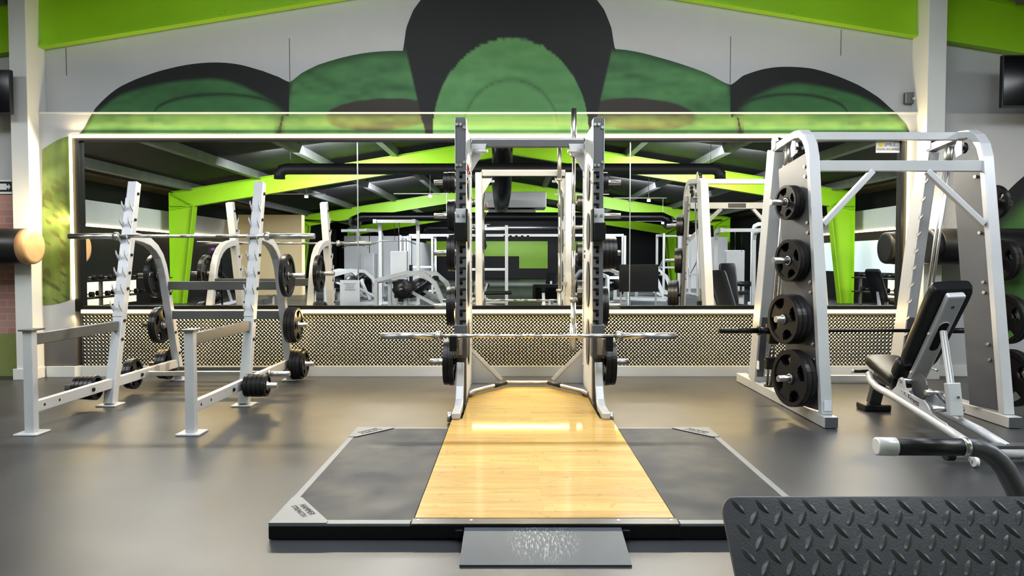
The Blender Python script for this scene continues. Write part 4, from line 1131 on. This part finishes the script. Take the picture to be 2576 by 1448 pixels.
mb = MB(); mb.prism([top + ux * (xa + 0.06) + dn * 0.04 - nv * 0.016, top + ux * (xb - 0.06) + dn * 0.04 - nv * 0.016, top + ux * (xb - 0.06) + dn * (Lp - 0.04) - nv * 0.016, top + ux * (xa + 0.06) + dn * (Lp - 0.04) - nv * 0.016], -nv * 0.03)
mb.build('plate_backing', black_paint, t, 0.004)
mb = MB()
for x in (0.62, 0.98): mb.sweep([(x, 1.33, 0.60), (x, 1.62, 0.30), (x, 1.80, 0.06)], 0.05, 0.06, (1, 0, 0))
mb.build('plate_support', silver, t, 0.006)
mb = MB(); mb.bar((0.55, 1.80, 0.04), (1.62, 1.80, 0.04), 0.07, 0.07); mb.bar((1.60, 1.05, 0.04), (1.60, 2.1, 0.04), 0.07, 0.07); mb.build('base_frame', silver, t, 0.005)
hz = lambda x, y: Vector(at(x, y, 2.0))
mb = MB(); A_, B_ = hz(2205, 1122), hz(2424, 1124)
mb.tube([hz(2252, 1123), B_], 0.0236, 20); mb.build('grip_wrap', black_rubber, t)
mb = MB(); mb.lathe([(0.0, 0.020), (0.002, 0.0246), (0.052, 0.0250), (0.054, 0.0245)], hz(2203, 1122), hz(2252, 1123), 28); mb.build('end_cap', trim_bright, t)
mb = MB(); mb.lathe([(0.0, 0.0245), (0.001, 0.026), (0.016, 0.026), (0.017, 0.0245)], hz(2418, 1124), hz(2440, 1124), 28); mb.build('chrome_ring', chrome, t)
mb = MB(); mb.tube([hz(2425, 1124), hz(2462, 1127), hz(2488, 1138), hz(2510, 1156), hz(2530, 1182), hz(2552, 1225), hz(2574, 1278), hz(2600, 1345), Vector((1.49, 2.0, 0.30)), Vector((1.58, 2.0, 0.04))], [0.0235, 0.0245, 0.0255, 0.0265] + [0.027] * 6, 20); mb.build('handle_tube', graphite, t)

# ------------------------------------------------------------------ things on the walls
def tv(x, y0, y1, Yd, w, label, tilt=0.0):
    p = at(x, (y0 + y1) / 2, Yd); h = abs(at(x, y0, Yd).z - at(x, y1, Yd).z)
    s = -1 if x < 1288 else 1
    t = thing('television', label, 'television', (p.x, Yd, p.z))
    xs = sorted((p.x, p.x + s * w))
    mb = MB(); mb.box(xs[0], xs[1], Yd, Yd + 0.05, p.z - h / 2, p.z + h / 2); mb.build('screen_housing', black_paint, t, 0.004)
    mb = MB(); mb.box(xs[0] + 0.012, xs[1] - 0.012, Yd - 0.002, Yd, p.z - h / 2 + 0.018, p.z + h / 2 - 0.012); mb.build('screen', mat('tv_screen' + str(s), srgb(10, 10, 14), 0.12), t)
    mb = MB(); mb.box(xs[0] + w * 0.4, xs[1] - w * 0.4, Yd + 0.05, 8.0, p.z - 0.08, p.z + 0.08); mb.build('wall_bracket', black_paint, t)
tv(26, 175, 287, 7.55, 0.95, 'flat black television high on the wall left of the left column')
tv(2522, 138, 270, 7.55, 0.95, 'flat black television high on the wall right of the right column')
def roller(xe, s, label):
    zc = 1.392; R = 0.185; Y = 7.555
    t = thing('padded_roller', label, 'padded roller', (xe, Y, zc))
    mb = MB(); mb.lathe([(0.09, R * 0.97), (0.10, R), (0.55, R * 1.0), (1.35, R), (1.36, R * 0.96)], (xe, Y, zc), (xe + s, Y, zc), 40); mb.build('roller_body', vinyl, t)
    mb = MB(); mb.lathe([(0.0, R * 0.80), (0.004, R * 0.93), (0.02, R * 0.97), (0.10, R * 0.985)], (xe, Y, zc), (xe + s, Y, zc), 40); mb.build('end_cap', tan if s < 0 else vinyl, t)
    if s > 0:
        lettering('S', 0.07, paper, t, (xe + 0.33, Y - R * 0.97, zc - 0.06), (1, 0, 0), (0, 0.2, 1), 0.0004)
    mb = MB(); mb.box(*sorted((xe + s * 0.20, xe + s * 0.26)), Y + R * 0.9, 7.742, zc - 0.06, zc + 0.06); mb.build('mount_bracket', black_paint, t)
roller(-4.868, -1, 'black padded roller with tan end cap mounted at the left column')
roller(4.225, 1, 'black padded roller mounted at the right column behind the smith machine')
# arrow sign on the left
p = at(32, 470, 7.97)
t = thing('direction_sign', 'black direction sign with a white arrow above the painted bricks', 'sign', (p.x, 7.97, p.z))
mb = MB(); mb.box(p.x - 0.9, p.x, 7.955, 7.98, p.z - 0.075, p.z + 0.075); mb.build('white_border', white_plastic, t)
mb = MB(); mb.box(p.x - 0.89, p.x - 0.001, 7.952, 7.955, p.z - 0.052, p.z + 0.056); mb.build('black_panel', ink, t)
mb = MB(); mb.box(p.x - 0.88, p.x - 0.052, 7.950, 7.952, p.z - 0.032, p.z + 0.034)
mb.prism([(p.x - 0.052, 7.950, p.z - 0.014), (p.x - 0.034, 7.950, p.z - 0.014), (p.x - 0.034, 7.950, p.z - 0.034), (p.x - 0.010, 7.950, p.z), (p.x - 0.034, 7.950, p.z + 0.034), (p.x - 0.034, 7.950, p.z + 0.014), (p.x - 0.052, 7.950, p.z + 0.014)], (0, 0.002, 0)); mb.build('arrow', paper, t)
# dark wedge painted above the sign
# notice sheet and camera sticker on the mirror
def sheet(name, x0, x1, y0, y1, label, cat):
    a, b = at(x0, y0, YM - 0.003), at(x1, y1, YM - 0.003)
    t = thing(name, label, cat, ((a.x + b.x) / 2, YM - 0.003, (a.z + b.z) / 2))
    mb = MB(); mb.box(a.x, b.x, YM - 0.004, YM - 0.001, b.z, a.z); mb.build('sheet', paper, t)
    return t, a, b
t, a, b = sheet('paper_notice', 855, 905, 704, 768, 'white paper notice with four printed lines taped low on the mirror', 'notice')
for i, tx in enumerate(['PLEASE DO NOT', 'MOVE THE', 'EQUIPMENT', 'NO WARNING']):
    lettering(tx, 0.0175, ink, t, ((a.x + b.x) / 2 + 0.002, YM - 0.0045, a.z - 0.042 - 0.0215 * i), (1, 0, 0), (0, 0, 1), 0.0003)
t, a, b = sheet('camera_sticker', 2204, 2264, 354, 384, 'small white sticker reading smile at the top right of the mirror', 'sticker')
lettering('SMILE...', 0.050, ink, t, ((a.x + b.x) / 2 + 0.035, YM - 0.0045, a.z - 0.042), (1, 0, 0), (0, 0, 1), 0.0003)
lettering("YOU'RE ON CAMERA", 0.034, ink, t, ((a.x + b.x) / 2, YM - 0.0045, b.z + 0.035), (1, 0, 0), (0, 0, 1), 0.0003, sx=0.74)
mb = MB(); mb.cyl((a.x + 0.05, YM - 0.005, a.z - 0.040), (a.x + 0.05, YM - 0.004, a.z - 0.040), 0.026, 20); mb.build('yellow_disc', yellow, t)
# outlet box and cable at the right column
p = at(2288, 248, 8.04)
t = thing('outlet_box', 'grey outlet box with white plugs and cable beside the right column', 'outlet box', (p.x, 8.04, p.z))
mb = MB(); mb.box(p.x - 0.065, p.x + 0.055, 8.0, 8.05, p.z - 0.06, p.z + 0.06); mb.build('box', silver_dark, t, 0.008)
mb = MB(); mb.tube([(p.x + 0.005, 7.985, p.z - 0.02), (p.x + 0.05, 7.975, p.z + 0.005), (p.x + 0.06, 7.97, p.z - 0.03), (p.x + 0.035, 7.965, p.z - 0.10)], 0.014, 10); mb.build('plug_adapter', white_plastic, t)
mb = MB(); mb.tube([(p.x + 0.035, 7.965, p.z - 0.10), (p.x + 0.03, 7.93, p.z - 0.17), (p.x + 0.025, 7.91, p.z - 0.28), (p.x + 0.05, 7.905, p.z - 0.34), (p.x + 0.01, 7.905, p.z - 0.42)], 0.009, 8); mb.tube([(p.x + 0.05, 7.95, p.z - 0.05), (p.x + 0.055, 7.91, p.z - 0.15), (p.x + 0.06, 7.905, p.z - 0.30), (p.x + 0.0, 7.905, p.z - 0.41)], 0.005, 8); mb.build('cable', white_plastic, t)

# ------------------------------------------------------------------ the hall behind the viewer, seen in the mirror
# side bulkheads with light strips
for s, nm in ((-1, 'left'), (1, 'right')):
    mb = MB(); mb.box(*sorted((s * 10.3, s * 10.75)), -14, 6.5, 2.12, 2.72); struct('wall_bulkhead_' + nm, mb, white_paint)
    mb = MB(); mb.box(*sorted((s * 10.28, s * 10.32)), -14, 6.0, 2.08, 2.12); struct('trim_light_strip_' + nm, mb, led_room)
mb = MB(); mb.box(10.70, 10.75, -13, -2, 0.9, 1.85); struct('window_1', mb, glass_pale)
# beige and white partitions
mb = MB(); mb.box(-9.9, -7.6, -11.2, -10.8, 0, 2.9); struct('wall_partition_beige', mb, beige_wall)
mb = MB(); mb.box(-8.2, -5.2, -20.4, -20.2, 0, 2.45); struct('wall_partition_white', mb, wall_paint)
mb = MB(); mb.box(-5.3, -5.2, -35, -20.2, 0, 2.3); struct('wall_partition_long', mb, wall_paint)
mb = MB(); mb.box(7.4, 9.6, -17.2, -17.0, 0, 2.3); struct('wall_partition_pale', mb, wall_paint)
# duct with elbows hung on wires
t = thing('ventilation_duct', 'long grey round duct with turned-down ends hanging under the roof', 'duct', (0, -2.0, 3.45))
mb = MB(); mb.tube([(-5.62, -2, 3.22), (-5.62, -2, 3.34), (-5.55, -2, 3.43), (-5.44, -2, 3.46), (4.85, -2, 3.46), (4.96, -2, 3.43), (5.03, -2, 3.34), (5.03, -2, 3.22)], 0.135, 18); mb.build('duct_body', duct_grey, t)
for x in (-5.35, 4.8):
    mb = MB(); mb.cyl((x, -2, 3.58), (x, -2, 5.02 - 0.163 * abs(x) - 0.02), 0.008, 6); mb.build('hanging_wire', steel, t)
t = thing('flexible_duct', 'black flexible duct sagging from the roof ridge to an air unit', 'duct', (-0.3, -4, 4))
mb = MB(); mb.tube([(-0.25, -3.0, 4.6), (-0.25, -3.4, 3.9), (-0.28, -4.2, 3.35), (-0.3, -6.0, 3.2), (-0.35, -9.0, 3.25), (-0.4, -12.0, 3.3)], 0.27, 18); mb.build('duct_body', flex_black, t)
t = thing('air_unit', 'foil-wrapped air handling unit hanging below the roof', 'air unit', (-0.3, -12.8, 3.2))
mb = MB(); mb.box(-1.2, 1.3, -13.6, -12.1, 3.25, 3.85); mb.build('unit_case', white_paint, t, 0.03)
mb = MB(); mb.box(-0.9, 0.9, -13.5, -12.2, 2.95, 3.2); mb.build('drip_tray', silver_dark, t, 0.02)
for i, (y, z, x0, x1) in enumerate(((-10, 2.78, -5.5, 5.5), (-22, 3.5, -7, 7), (-26, 3.1, -5, 5))):
    t = thing('ventilation_duct', 'dark round duct across the hall, %s' % ('in front of the air unit', 'between the two rear steel frames, upper', 'between the two rear steel frames, lower')[i], 'duct', (0, y, z))
    mb = MB(); mb.tube([(x0, y, z - 0.3), (x0 + 0.05, y, z - 0.08), (x0 + 0.25, y, z), (x1 - 0.25, y, z), (x1 - 0.05, y, z - 0.08), (x1, y, z - 0.3)], 0.16, 14); mb.build('duct_body', black_paint, t)
# bright spot lamps on rails
for i, (x, y, z) in enumerate(((-2.7, -8.5, 3.40), (-2.6, -13.5, 3.0), (2.6, -8.5, 3.38), (1.9, -14.5, 3.0), (-1.7, -21.0, 3.0), (4.6, -9.0, 3.3), (-6.5, -7.5, 3.3), (6.5, -16.0, 2.9))):
    t = thing('spot_lamp', 'small bright ceiling lamp on a rail, %s' % ('left of the black flexible duct', 'left, above the cable station', 'right of the black flexible duct', 'right, near the air unit', 'farthest left of the hall', 'near the right end of the dark duct', 'beside the left side bulkhead', 'beside the right rear column')[i], 'ceiling lamp', (x, y, z))
    mb = MB(); mb.cyl((x, y, z), (x, y, z - 0.07), 0.055, 14); mb.build('lamp_glass', lamp_glow, t)
    mb = MB(); mb.cyl((x, y, z), (x, y, z + 0.06), 0.06, 14); mb.cyl((x, y, z + 0.06), (x, y, 5.02 - 0.163 * abs(x) - 0.02), 0.01, 6); mb.build('lamp_holder', white_plastic, t)
    mb = MB(); mb.bar((x - 1.2, y, z + 0.05), (x + 0.6, y, z + 0.05), 0.03, 0.03); mb.build('rail', white_plastic, t)
for x, y in ((-7.0, -17.2), (7.0, -17.2)):
    t = thing('wall_fan', 'round black wall fan fixed at the %s second steel frame' % ('left end of the' if x < 0 else 'right end of the'), 'fan', (x, y, 2.95))
    mb = MB(); mb.lathe([(0, 0.28), (0.02, 0.30), (0.16, 0.30), (0.18, 0.28)], (x, y, 2.95), (x, y + 1, 2.95), 24); mb.build('fan_cage', duct_grey, t)
    mb = MB()
    for k in range(3): mb.sweep([(x, y + 0.19, 2.95), (x + 0.24 * math.cos(2.1 * k), y + 0.19, 2.95 + 0.24 * math.sin(2.1 * k))], 0.12, 0.01, (0, 1, 0))
    mb.build('fan_blades', black_paint, t)
    mb = MB(); mb.bar((x, y, 2.95), (x * 1.36, y - 0.6, 3.1), 0.05, 0.05); mb.build('fan_bracket', black_paint, t)

wsil = mat('white_silver_paint', srgb(214, 216, 217), 0.34, 0.25, 0.04, 3)
def cable_station(x, y, rz, label, w=1.0, h=2.25, bar=True):
    t = thing('cable_station', label, 'cable machine', (0, 0, 0))
    for s in (-1, 1):
        mb = MB(); mb.plan([(s * w / 2, -0.5, 0.05), (s * w / 2, 0.5, 0.05)], 0.09, 0.09); mb.build('base_rail', wsil, t, 0.01)
        mb = MB(); mb.plan([(s * w / 2, 0.35, 0.09), (s * w / 2, 0.35, h - 0.2), (s * w / 2, 0.28, h - 0.05), (s * w / 2, 0.12, h), (s * w / 2, -0.5, h)], 0.085, 0.10); mb.build('arched_post', wsil, t)
    mb = MB(); mb.bar((-w / 2, -0.45, h), (w / 2, -0.45, h), 0.08, 0.08); mb.bar((-w / 2, 0.35, 0.12), (w / 2, 0.35, 0.12), 0.08, 0.08); mb.build('cross_beam', wsil, t)
    mb = MB(); mb.box(-0.22, 0.22, 0.24, 0.46, 0.12, 1.5); mb.build('stack_shroud', silver, t, 0.02)
    mb = MB()
    for k in range(12): mb.box(-0.15, 0.15, 0.20, 0.238, 0.16 + 0.05 * k, 0.205 + 0.05 * k)
    mb.build('weight_stack', black_paint, t)
    mb = MB(); mb.cyl((0, 0.30, 1.5), (0, 0.30, h), 0.012, 8); mb.cyl((0, -0.45, h - 0.5), (0, -0.45, h), 0.006, 6); mb.build('cable', black_paint, t)
    if bar:
        mb = MB(); mb.tube([(-0.55, -0.45, h - 0.58), (-0.35, -0.45, h - 0.5), (0.35, -0.45, h - 0.5), (0.55, -0.45, h - 0.58)], 0.016, 10); mb.build('pull_bar', chrome, t)
    mb = MB(); pad(mb, (0, -0.35, 0.5), (0, 1, 0), (1, 0, 0), (0, 0, 1), 0.42, 0.36, 0.08); mb.build('seat', vinyl, t)
    mb = MB(); mb.box(-0.05, 0.05, -0.45, -0.3, 0.05, 0.46); mb.bar((0, -0.4, 0.06), (0, 0.35, 0.06), 0.08, 0.06); mb.bar((0, -0.14, 0.06), (0, -0.14, 0.72), 0.06, 0.06); mb.build('seat_post', wsil, t)
    mb = MB(); mb.cyl((-0.28, -0.14, 0.70), (0.28, -0.14, 0.70), 0.06, 14); mb.build('knee_roller', vinyl, t)
    t.location = (x, y, 0); t.rotation_euler = (0, 0, rz)
    return t
cable_station(-3.0, -3.4, PI, 'white cable station with a pull bar, left in the mirror')
cable_station(5.35, -1.6, PI + 0.1, 'white cable station with a tall stack shroud, right in the mirror', 0.9, 1.95, False)
cable_station(-1.25, -6.6, PI / 2, 'white cable station turned sideways near the hall centre', 1.1)
cable_station(7.3, -4.5, PI - 0.4, 'white cable station beside the right steel column')
cable_station(-5.0, -9.0, PI + 0.5, 'white cable station in front of the beige partition')
def crossover(x, y, label, span=4.6, h=2.15):
    t = thing('cable_crossover', label, 'cable machine', (0, 0, 0))
    for s in (-1, 1):
        for q in (-0.3, 0.3):
            mb = MB(); mb.box(s * span / 2 - 0.04, s * span / 2 + 0.04, q - 0.04, q + 0.04, 0, h); mb.build('tower_post', wsil, t, 0.006)
        mb = MB(); mb.box(s * span / 2 - 0.1, s * span / 2 + 0.1, -0.16, 0.16, 0.1, 1.1); mb.build('weight_stack', black_paint, t, 0.01)
        mb = MB(); mb.box(s * span / 2 - 0.05, s * span / 2 + 0.05, -0.4, 0.4, 0, 0.07); mb.build('tower_base', wsil, t, 0.006)
        mb = MB(); mb.cyl((s * (span / 2 - 0.08), 0, 1.1), (s * (span / 2 - 0.08), 0, h), 0.01, 8); mb.build('cable', black_paint, t)
    mb = MB(); mb.bar((-span / 2, 0, h + 0.02), (span / 2, 0, h + 0.02), 0.10, 0.09); mb.build('top_beam', wsil, t)
    mb = MB()
    for k in range(5): mb.cyl((-0.4 + 0.2 * k, -0.05, h - 0.03), (-0.4 + 0.2 * k, 0.05, h - 0.03), 0.05, 12)
    mb.build('pulleys', black_paint, t)
    t.location = (x, y, 0); return t
crossover(0.15, -9.6, 'wide white cable crossover with a long top beam in the hall centre', 7.4, 2.1)
def plate_machine(x, y, rz, label):
    t = thing('incline_press_machine', label, 'exercise machine', (0, 0, 0))
    for s in (-1, 1):
        mb = MB(); mb.plan([(s * 0.38, -0.9, 0.05), (s * 0.38, 0.9, 0.05)], 0.09, 0.09); mb.build('base_rail', wsil, t)
        mb = MB(); mb.plan([(s * 0.38, -0.85, 0.1), (s * 0.38, -0.55, 0.75), (s * 0.38, -0.3, 0.95), (s * 0.38, 0.1, 0.98), (s * 0.38, 0.85, 0.80)], 0.08, 0.09); mb.build('side_rail', wsil, t)
        mb = MB(); mb.cyl((s * 0.42, 0.15, 0.62), (s * 0.68, 0.15, 0.62), 0.025, 12); mb.build('weight_horn', chrome, t)
        mb = MB(); mb.lathe([(0, 0.03), (0, 0.215), (0.05, 0.22), (0.10, 0.215), (0.10, 0.03)], (s * 0.46, 0.15, 0.62), (s * 0.46 + s, 0.15, 0.62), 28); mb.build('loaded_plates', plate_black, t)
        mb = MB(); mb.bar((s * 0.38, 0.85, 0.05), (s * 0.38, 0.85, 0.8), 0.08, 0.08); mb.bar((s * 0.38, 0.15, 0.62), (s * 0.38, -0.75, 0.18), 0.06, 0.06); mb.build('upright', wsil, t)
    mb = MB(); mb.bar((-0.38, 0.85, 0.78), (0.38, 0.85, 0.78), 0.08, 0.08); mb.bar((-0.38, -0.85, 0.08), (0.38, -0.85, 0.08), 0.08, 0.08); mb.build('cross_beam', wsil, t)
    u = Vector((0, -0.8, 0.6)).normalized()
    mb = MB(); pad(mb, (0, -0.15, 0.65), u, (1, 0, 0), u.cross(Vector((1, 0, 0))) * -1, 0.75, 0.34, 0.09); mb.build('back_pad', vinyl, t)
    mb = MB(); pad(mb, (0, 0.32, 0.44), (0, 1, 0), (1, 0, 0), (0, 0, 1), 0.4, 0.34, 0.09); mb.build('seat', vinyl, t)
    mb = MB(); mb.box(-0.04, 0.04, 0.25, 0.33, 0.05, 0.4); mb.box(-0.38, 0.38, 0.26, 0.32, 0.05, 0.11); mb.build('seat_post', wsil, t)
    t.location = (x, y, 0); t.rotation_euler = (0, 0, rz); return t
plate_machine(-2.15, -0.9, PI / 2 + 0.25, 'silver plate-loaded press machine in the left of the mirror')
plate_machine(2.45, -5.2, -0.6, 'silver plate-loaded press machine right of the hall centre')
plate_machine(-4.6, -4.8, 0.9, 'silver plate-loaded press machine beside the left cable station')
plate_machine(4.2, -7.4, 2.2, 'silver plate-loaded press machine in front of the rear steel column')
def flat_bench(x, y, rz, label, inc=0.9):
    t = thing('utility_bench', label, 'weight bench', (0, 0, 0))
    u = Vector((0, math.cos(inc), math.sin(inc))); n = Vector((0, -math.sin(inc), math.cos(inc)))
    mb = MB(); pad(mb, Vector((0, 0.22, 0.46)) + u * 0.38, u, (1, 0, 0), n, 0.78, 0.30, 0.08); mb.build('backrest', vinyl, t)
    mb = MB(); pad(mb, (0, -0.05, 0.45), (0, 1, 0), (1, 0, 0), (0, 0, 1), 0.38, 0.30, 0.08); mb.build('seat', vinyl, t)
    mb = MB(); mb.bar((0, -0.35, 0.30), (0, 0.75, 0.12), 0.08, 0.07); mb.bar((0, -0.1, 0.28), (0, -0.1, 0.42), 0.06, 0.06); mb.bar((0, 0.25, 0.2), (0, 0.40, 0.70), 0.05, 0.05); mb.build('frame', silver, t)
    mb = MB(); mb.bar((-0.28, 0.78, 0.05), (0.28, 0.78, 0.05), 0.08, 0.1); mb.bar((-0.2, -0.36, 0.05), (0.2, -0.36, 0.05), 0.08, 0.1); mb.bar((0, -0.36, 0.06), (0, -0.34, 0.3), 0.06, 0.06); mb.build('foot', silver, t)
    t.location = (x, y, 0); t.rotation_euler = (0, 0, rz); return t
flat_bench(3.9, 3.0, PI, 'black incline bench standing right of the viewer', 1.25)
flat_bench(-6.9, -2.8, 0.6, 'black incline bench near the left dumbbell rack')
flat_bench(-1.0, -1.9, -PI / 2, 'black flat bench near the hall centre', 0.02)
flat_bench(1.0, -3.3, PI + 0.1, 'black bench facing the mirror in the hall centre', 0.6)
flat_bench(7.6, 0.9, 0.8, 'black incline bench near the right dumbbell rack')
def stand_rack(x, y, label, w=1.2, h=2.2, D=1.2):
    t = thing('power_cage', label, 'power rack', (0, 0, 0))
    for sx in (-1, 1):
        for sy in (-1, 1):
            mb = MB(); mb.box(sx * w / 2 - 0.04, sx * w / 2 + 0.04, sy * D / 2 - 0.04, sy * D / 2 + 0.04, 0, h); mb.build('upright', wsil, t, 0.005)
        for z in (0.05, 0.75, h - 0.05):
            mb = MB(); mb.bar((sx * w / 2, -D / 2, z), (sx * w / 2, D / 2, z), 0.06, 0.07); mb.build('side_rail', wsil, t)
        mb = MB(); mb.sweep([(sx * w / 2, -D / 2, 0.75), (sx * w / 2, D / 2, 1.3)], 0.05, 0.05, (1, 0, 0)); mb.build('diagonal_brace', wsil, t)
    for z in (0.06, 1.0, h - 0.05):
        mb = MB(); mb.bar((-w / 2, -D / 2, z), (w / 2, -D / 2, z), 0.06, 0.07); mb.build('cross_beam', wsil, t)
    t.location = (x, y, 0); return t
stand_rack(-0.75, -4.6, 'white power cage standing left of the hall centre')
stand_rack(5.9, -10.5, 'white power cage far right in the mirror')
stand_rack(-3.6, -12.5, 'white power cage far left in the mirror')
# dark screen board on a stand
t = thing('dark_board', 'large plain black board on legs right of the hall centre', 'board', (3.2, -3.0, 0))
mb = MB(); mb.box(2.75, 3.75, -3.03, -2.97, 0.45, 1.15); mb.build('panel', black_paint, t, 0.01)
mb = MB()
for x in (2.8, 3.7): mb.box(x - 0.02, x + 0.02, -3.2, -2.8, 0, 0.03); mb.box(x - 0.02, x + 0.02, -3.06, -3.03, 0, 1.15)
mb.build('legs', steel, t)
# dumbbell racks along both sides
db_me = None
def dumbbell(x, y, z, label, group):
    global db_me
    if db_me is None:
        mb = MB(); mb.cyl((-0.06, 0, 0), (0.06, 0, 0), 0.016, 10); a = mb
        me1 = bpy.data.meshes.new('grip'); a.bm.to_mesh(me1); a.bm.free(); me1.materials.append(chrome)
        mb = MB()
        for s in (-1, 1): mb.lathe([(0, 0.05), (0.01, 0.068), (0.09, 0.068), (0.10, 0.05)], (s * 0.06, 0, 0), (s * 0.06 + s, 0, 0), 6)
        me2 = bpy.data.meshes.new('dumbbell'); bmesh.ops.recalc_face_normals(mb.bm, faces=mb.bm.faces); mb.bm.to_mesh(me2); mb.bm.free(); me2.materials.append(black_rubber)
        for p_ in me2.polygons: p_.use_smooth = False
        db_me = (me1, me2)
    o = bpy.data.objects.new('dumbbell', db_me[1]); COL.objects.link(o); o.location = (x, y, z)
    tag(o, label, 'dumbbell', group)
    g = bpy.data.objects.new('grip', db_me[0]); COL.objects.link(g); g.parent = o
for s, nm in ((-1, 'left'), (1, 'right')):
    x = s * 9.55
    t = thing('dumbbell_rack', 'two-tier black dumbbell rack along the %s side of the hall' % nm, 'dumbbell rack', (x, 0.0, 0))
    for z in (0.42, 0.80):
        mb = MB(); mb.box(x - 0.2, x + 0.2, -4.4, 5.0, z - 0.03, z); mb.build('shelf', black_paint, t, 0.004)
    for y in (-4.3, -1.2, 1.9, 4.9):
        mb = MB(); mb.box(x - 0.03, x + 0.03, y - 0.04, y + 0.04, 0, 0.77); mb.box(x - 0.28, x + 0.28, y - 0.04, y + 0.04, 0, 0.05); mb.build('rack_leg', silver_dark, t, 0.004)
    for z, tn in ((0.80, 'top'), (0.42, 'bottom')):
        for k in range(14):
            dumbbell(x, -4.05 + 0.66 * k + (0.12 if z < 0.6 else 0), z + 0.070, 'black hexagonal dumbbell on the %s tier of the %s dumbbell rack' % (tn, nm), 'dumbbells on the %s tier of the %s rack' % (tn, nm))
    mb = MB(); mb.box(*sorted((s * 10.66, s * 10.74)), -5, 5, 0.1, 0.75); b = mb.build('wall_glow_panel', emat('glow_' + nm, (1.0, 0.86, 0.5, 1), 1.1)); tag(b, kind='structure')  # glowing panel stands in for the strip-lit shelf behind the dumbbells
# ball rack
t = thing('ball_rack', 'upright rack for medicine balls in front of the beige partition', 'ball rack', (-6.6, -0.6, 0))
mb = MB()
for s in (-0.1, 0.1): mb.bar((-6.6 + s, -0.6, 0), (-6.6 + s, -0.6, 1.6), 0.03, 0.03)
for z in (0.32, 0.66, 1.0, 1.34): mb.box(-6.72, -6.48, -0.62, -0.40, z - 0.012, z)
mb.box(-6.8, -6.4, -0.85, -0.35, 0, 0.04); mb.build('rack_frame', black_paint, t)
for z, m_, nm in ((0.32, black_rubber, 'lowest'), (0.66, black_rubber, 'second'), (1.0, purple, 'third'), (1.34, purple, 'topmost')):
    mb = MB(); bmesh.ops.create_uvsphere(mb.bm, u_segments=20, v_segments=12, radius=0.13, matrix=Matrix.Translation((-6.6, -0.47, z + 0.134)))
    for f in mb.bm.faces: f.smooth = True
    tag(mb.build('medicine_ball', m_), '%s ball on the %s shelf of the upright ball rack' % ('purple' if m_ is purple else 'black', nm), 'medicine ball', 'balls on the upright rack')

# ------------------------------------------------------------------ lights
def area(name, loc, rot, sx, sy, power, col=(1, 1, 1)):
    l = bpy.data.lights.new(name, 'AREA'); l.shape = 'RECTANGLE'; l.size = sx; l.size_y = sy
    l.energy = power; l.color = col
    o = bpy.data.objects.new(name, l); COL.objects.link(o); o.location = loc; o.rotation_euler = rot
    return o
COOL = (0.90, 0.95, 1.0); WARM = (1.0, 0.80, 0.46); MID = (1.0, 0.90, 0.72)
rad = math.radians
area('ceiling_light', (-1.6, 4.0, 4.55), (0, 0, 0), 1.6, 3.0, 95, COOL)
area('ceiling_light', (1.8, 4.0, 4.55), (0, 0, 0), 1.6, 3.0, 95, COOL)
area('ceiling_light', (-6.3, 3.5, 3.7), (0, 0, 0), 1.4, 3.0, 120, COOL)
area('ceiling_light', (6.3, 3.5, 3.7), (0, 0, 0), 1.4, 3.0, 120, COOL)
area('wall_fill_light', (-3.0, 1.0, 4.5), (rad(48), 0, 0), 2.4, 0.6, 130, COOL)  # added unseen fill from the viewer side, aimed at the mirror wall
area('wall_fill_light', (3.0, 1.0, 4.5), (rad(48), 0, 0), 2.4, 0.6, 130, COOL)
for x, y, p in ((-5, -2.7, 560), (5, -2.7, 560), (-5, -11.5, 700), (5, -11.5, 700), (0, -22.5, 900), (-8.6, 3.5, 260), (8.6, 3.5, 260)):  # unseen fills added to brighten the hall frames, turned from the mirror
    area('hall_fill_light', (x, y, 4.0 if abs(x) < 6 else 3.4), (rad(-42), 0, 0), 2.6, 1.2, p, COOL)
# warm strips round the mirror light the wall, the dado and the floor
area('strip_light', (-0.25, YW - 0.03, zt), (rad(-58), 0, 0), 8.9, 0.03, 250, (1.0, 0.91, 0.74))
area('strip_light', (-0.25, YW - 0.06, zt + 0.03), (rad(-152), 0, 0), 8.9, 0.03, 34, WARM)
area('strip_light', (-0.25, YW - 0.03, zb2 - 0.02), (rad(-30), 0, 0), 8.9, 0.03, 42, (1.0, 0.72, 0.32))
area('strip_light', (L0 - 0.02, YW - 0.05, 1.7), (0, rad(80), 0), 0.03, 1.7, 17, WARM)
area('strip_light', (R0 + 0.02, YW - 0.05, 1.7), (0, rad(-80), 0), 0.03, 1.7, 17, WARM)
w = bpy.data.worlds.new('world'); SC.world = w; w.use_nodes = True
w.node_tree.nodes['Background'].inputs[0].default_value = (0.8, 0.85, 0.9, 1); w.node_tree.nodes['Background'].inputs[1].default_value = 0.3

SC.view_settings.view_transform = 'Standard'
SC.view_settings.look = 'Medium High Contrast'
SC.view_settings.exposure = 0.12
cy = SC.cycles
cy.use_denoising = True
cy.max_bounces = 8; cy.diffuse_bounces = 4; cy.glossy_bounces = 5; cy.transmission_bounces = 2
cy.sample_clamp_indirect = 4.0; cy.caustics_reflective = False; cy.caustics_refractive = False
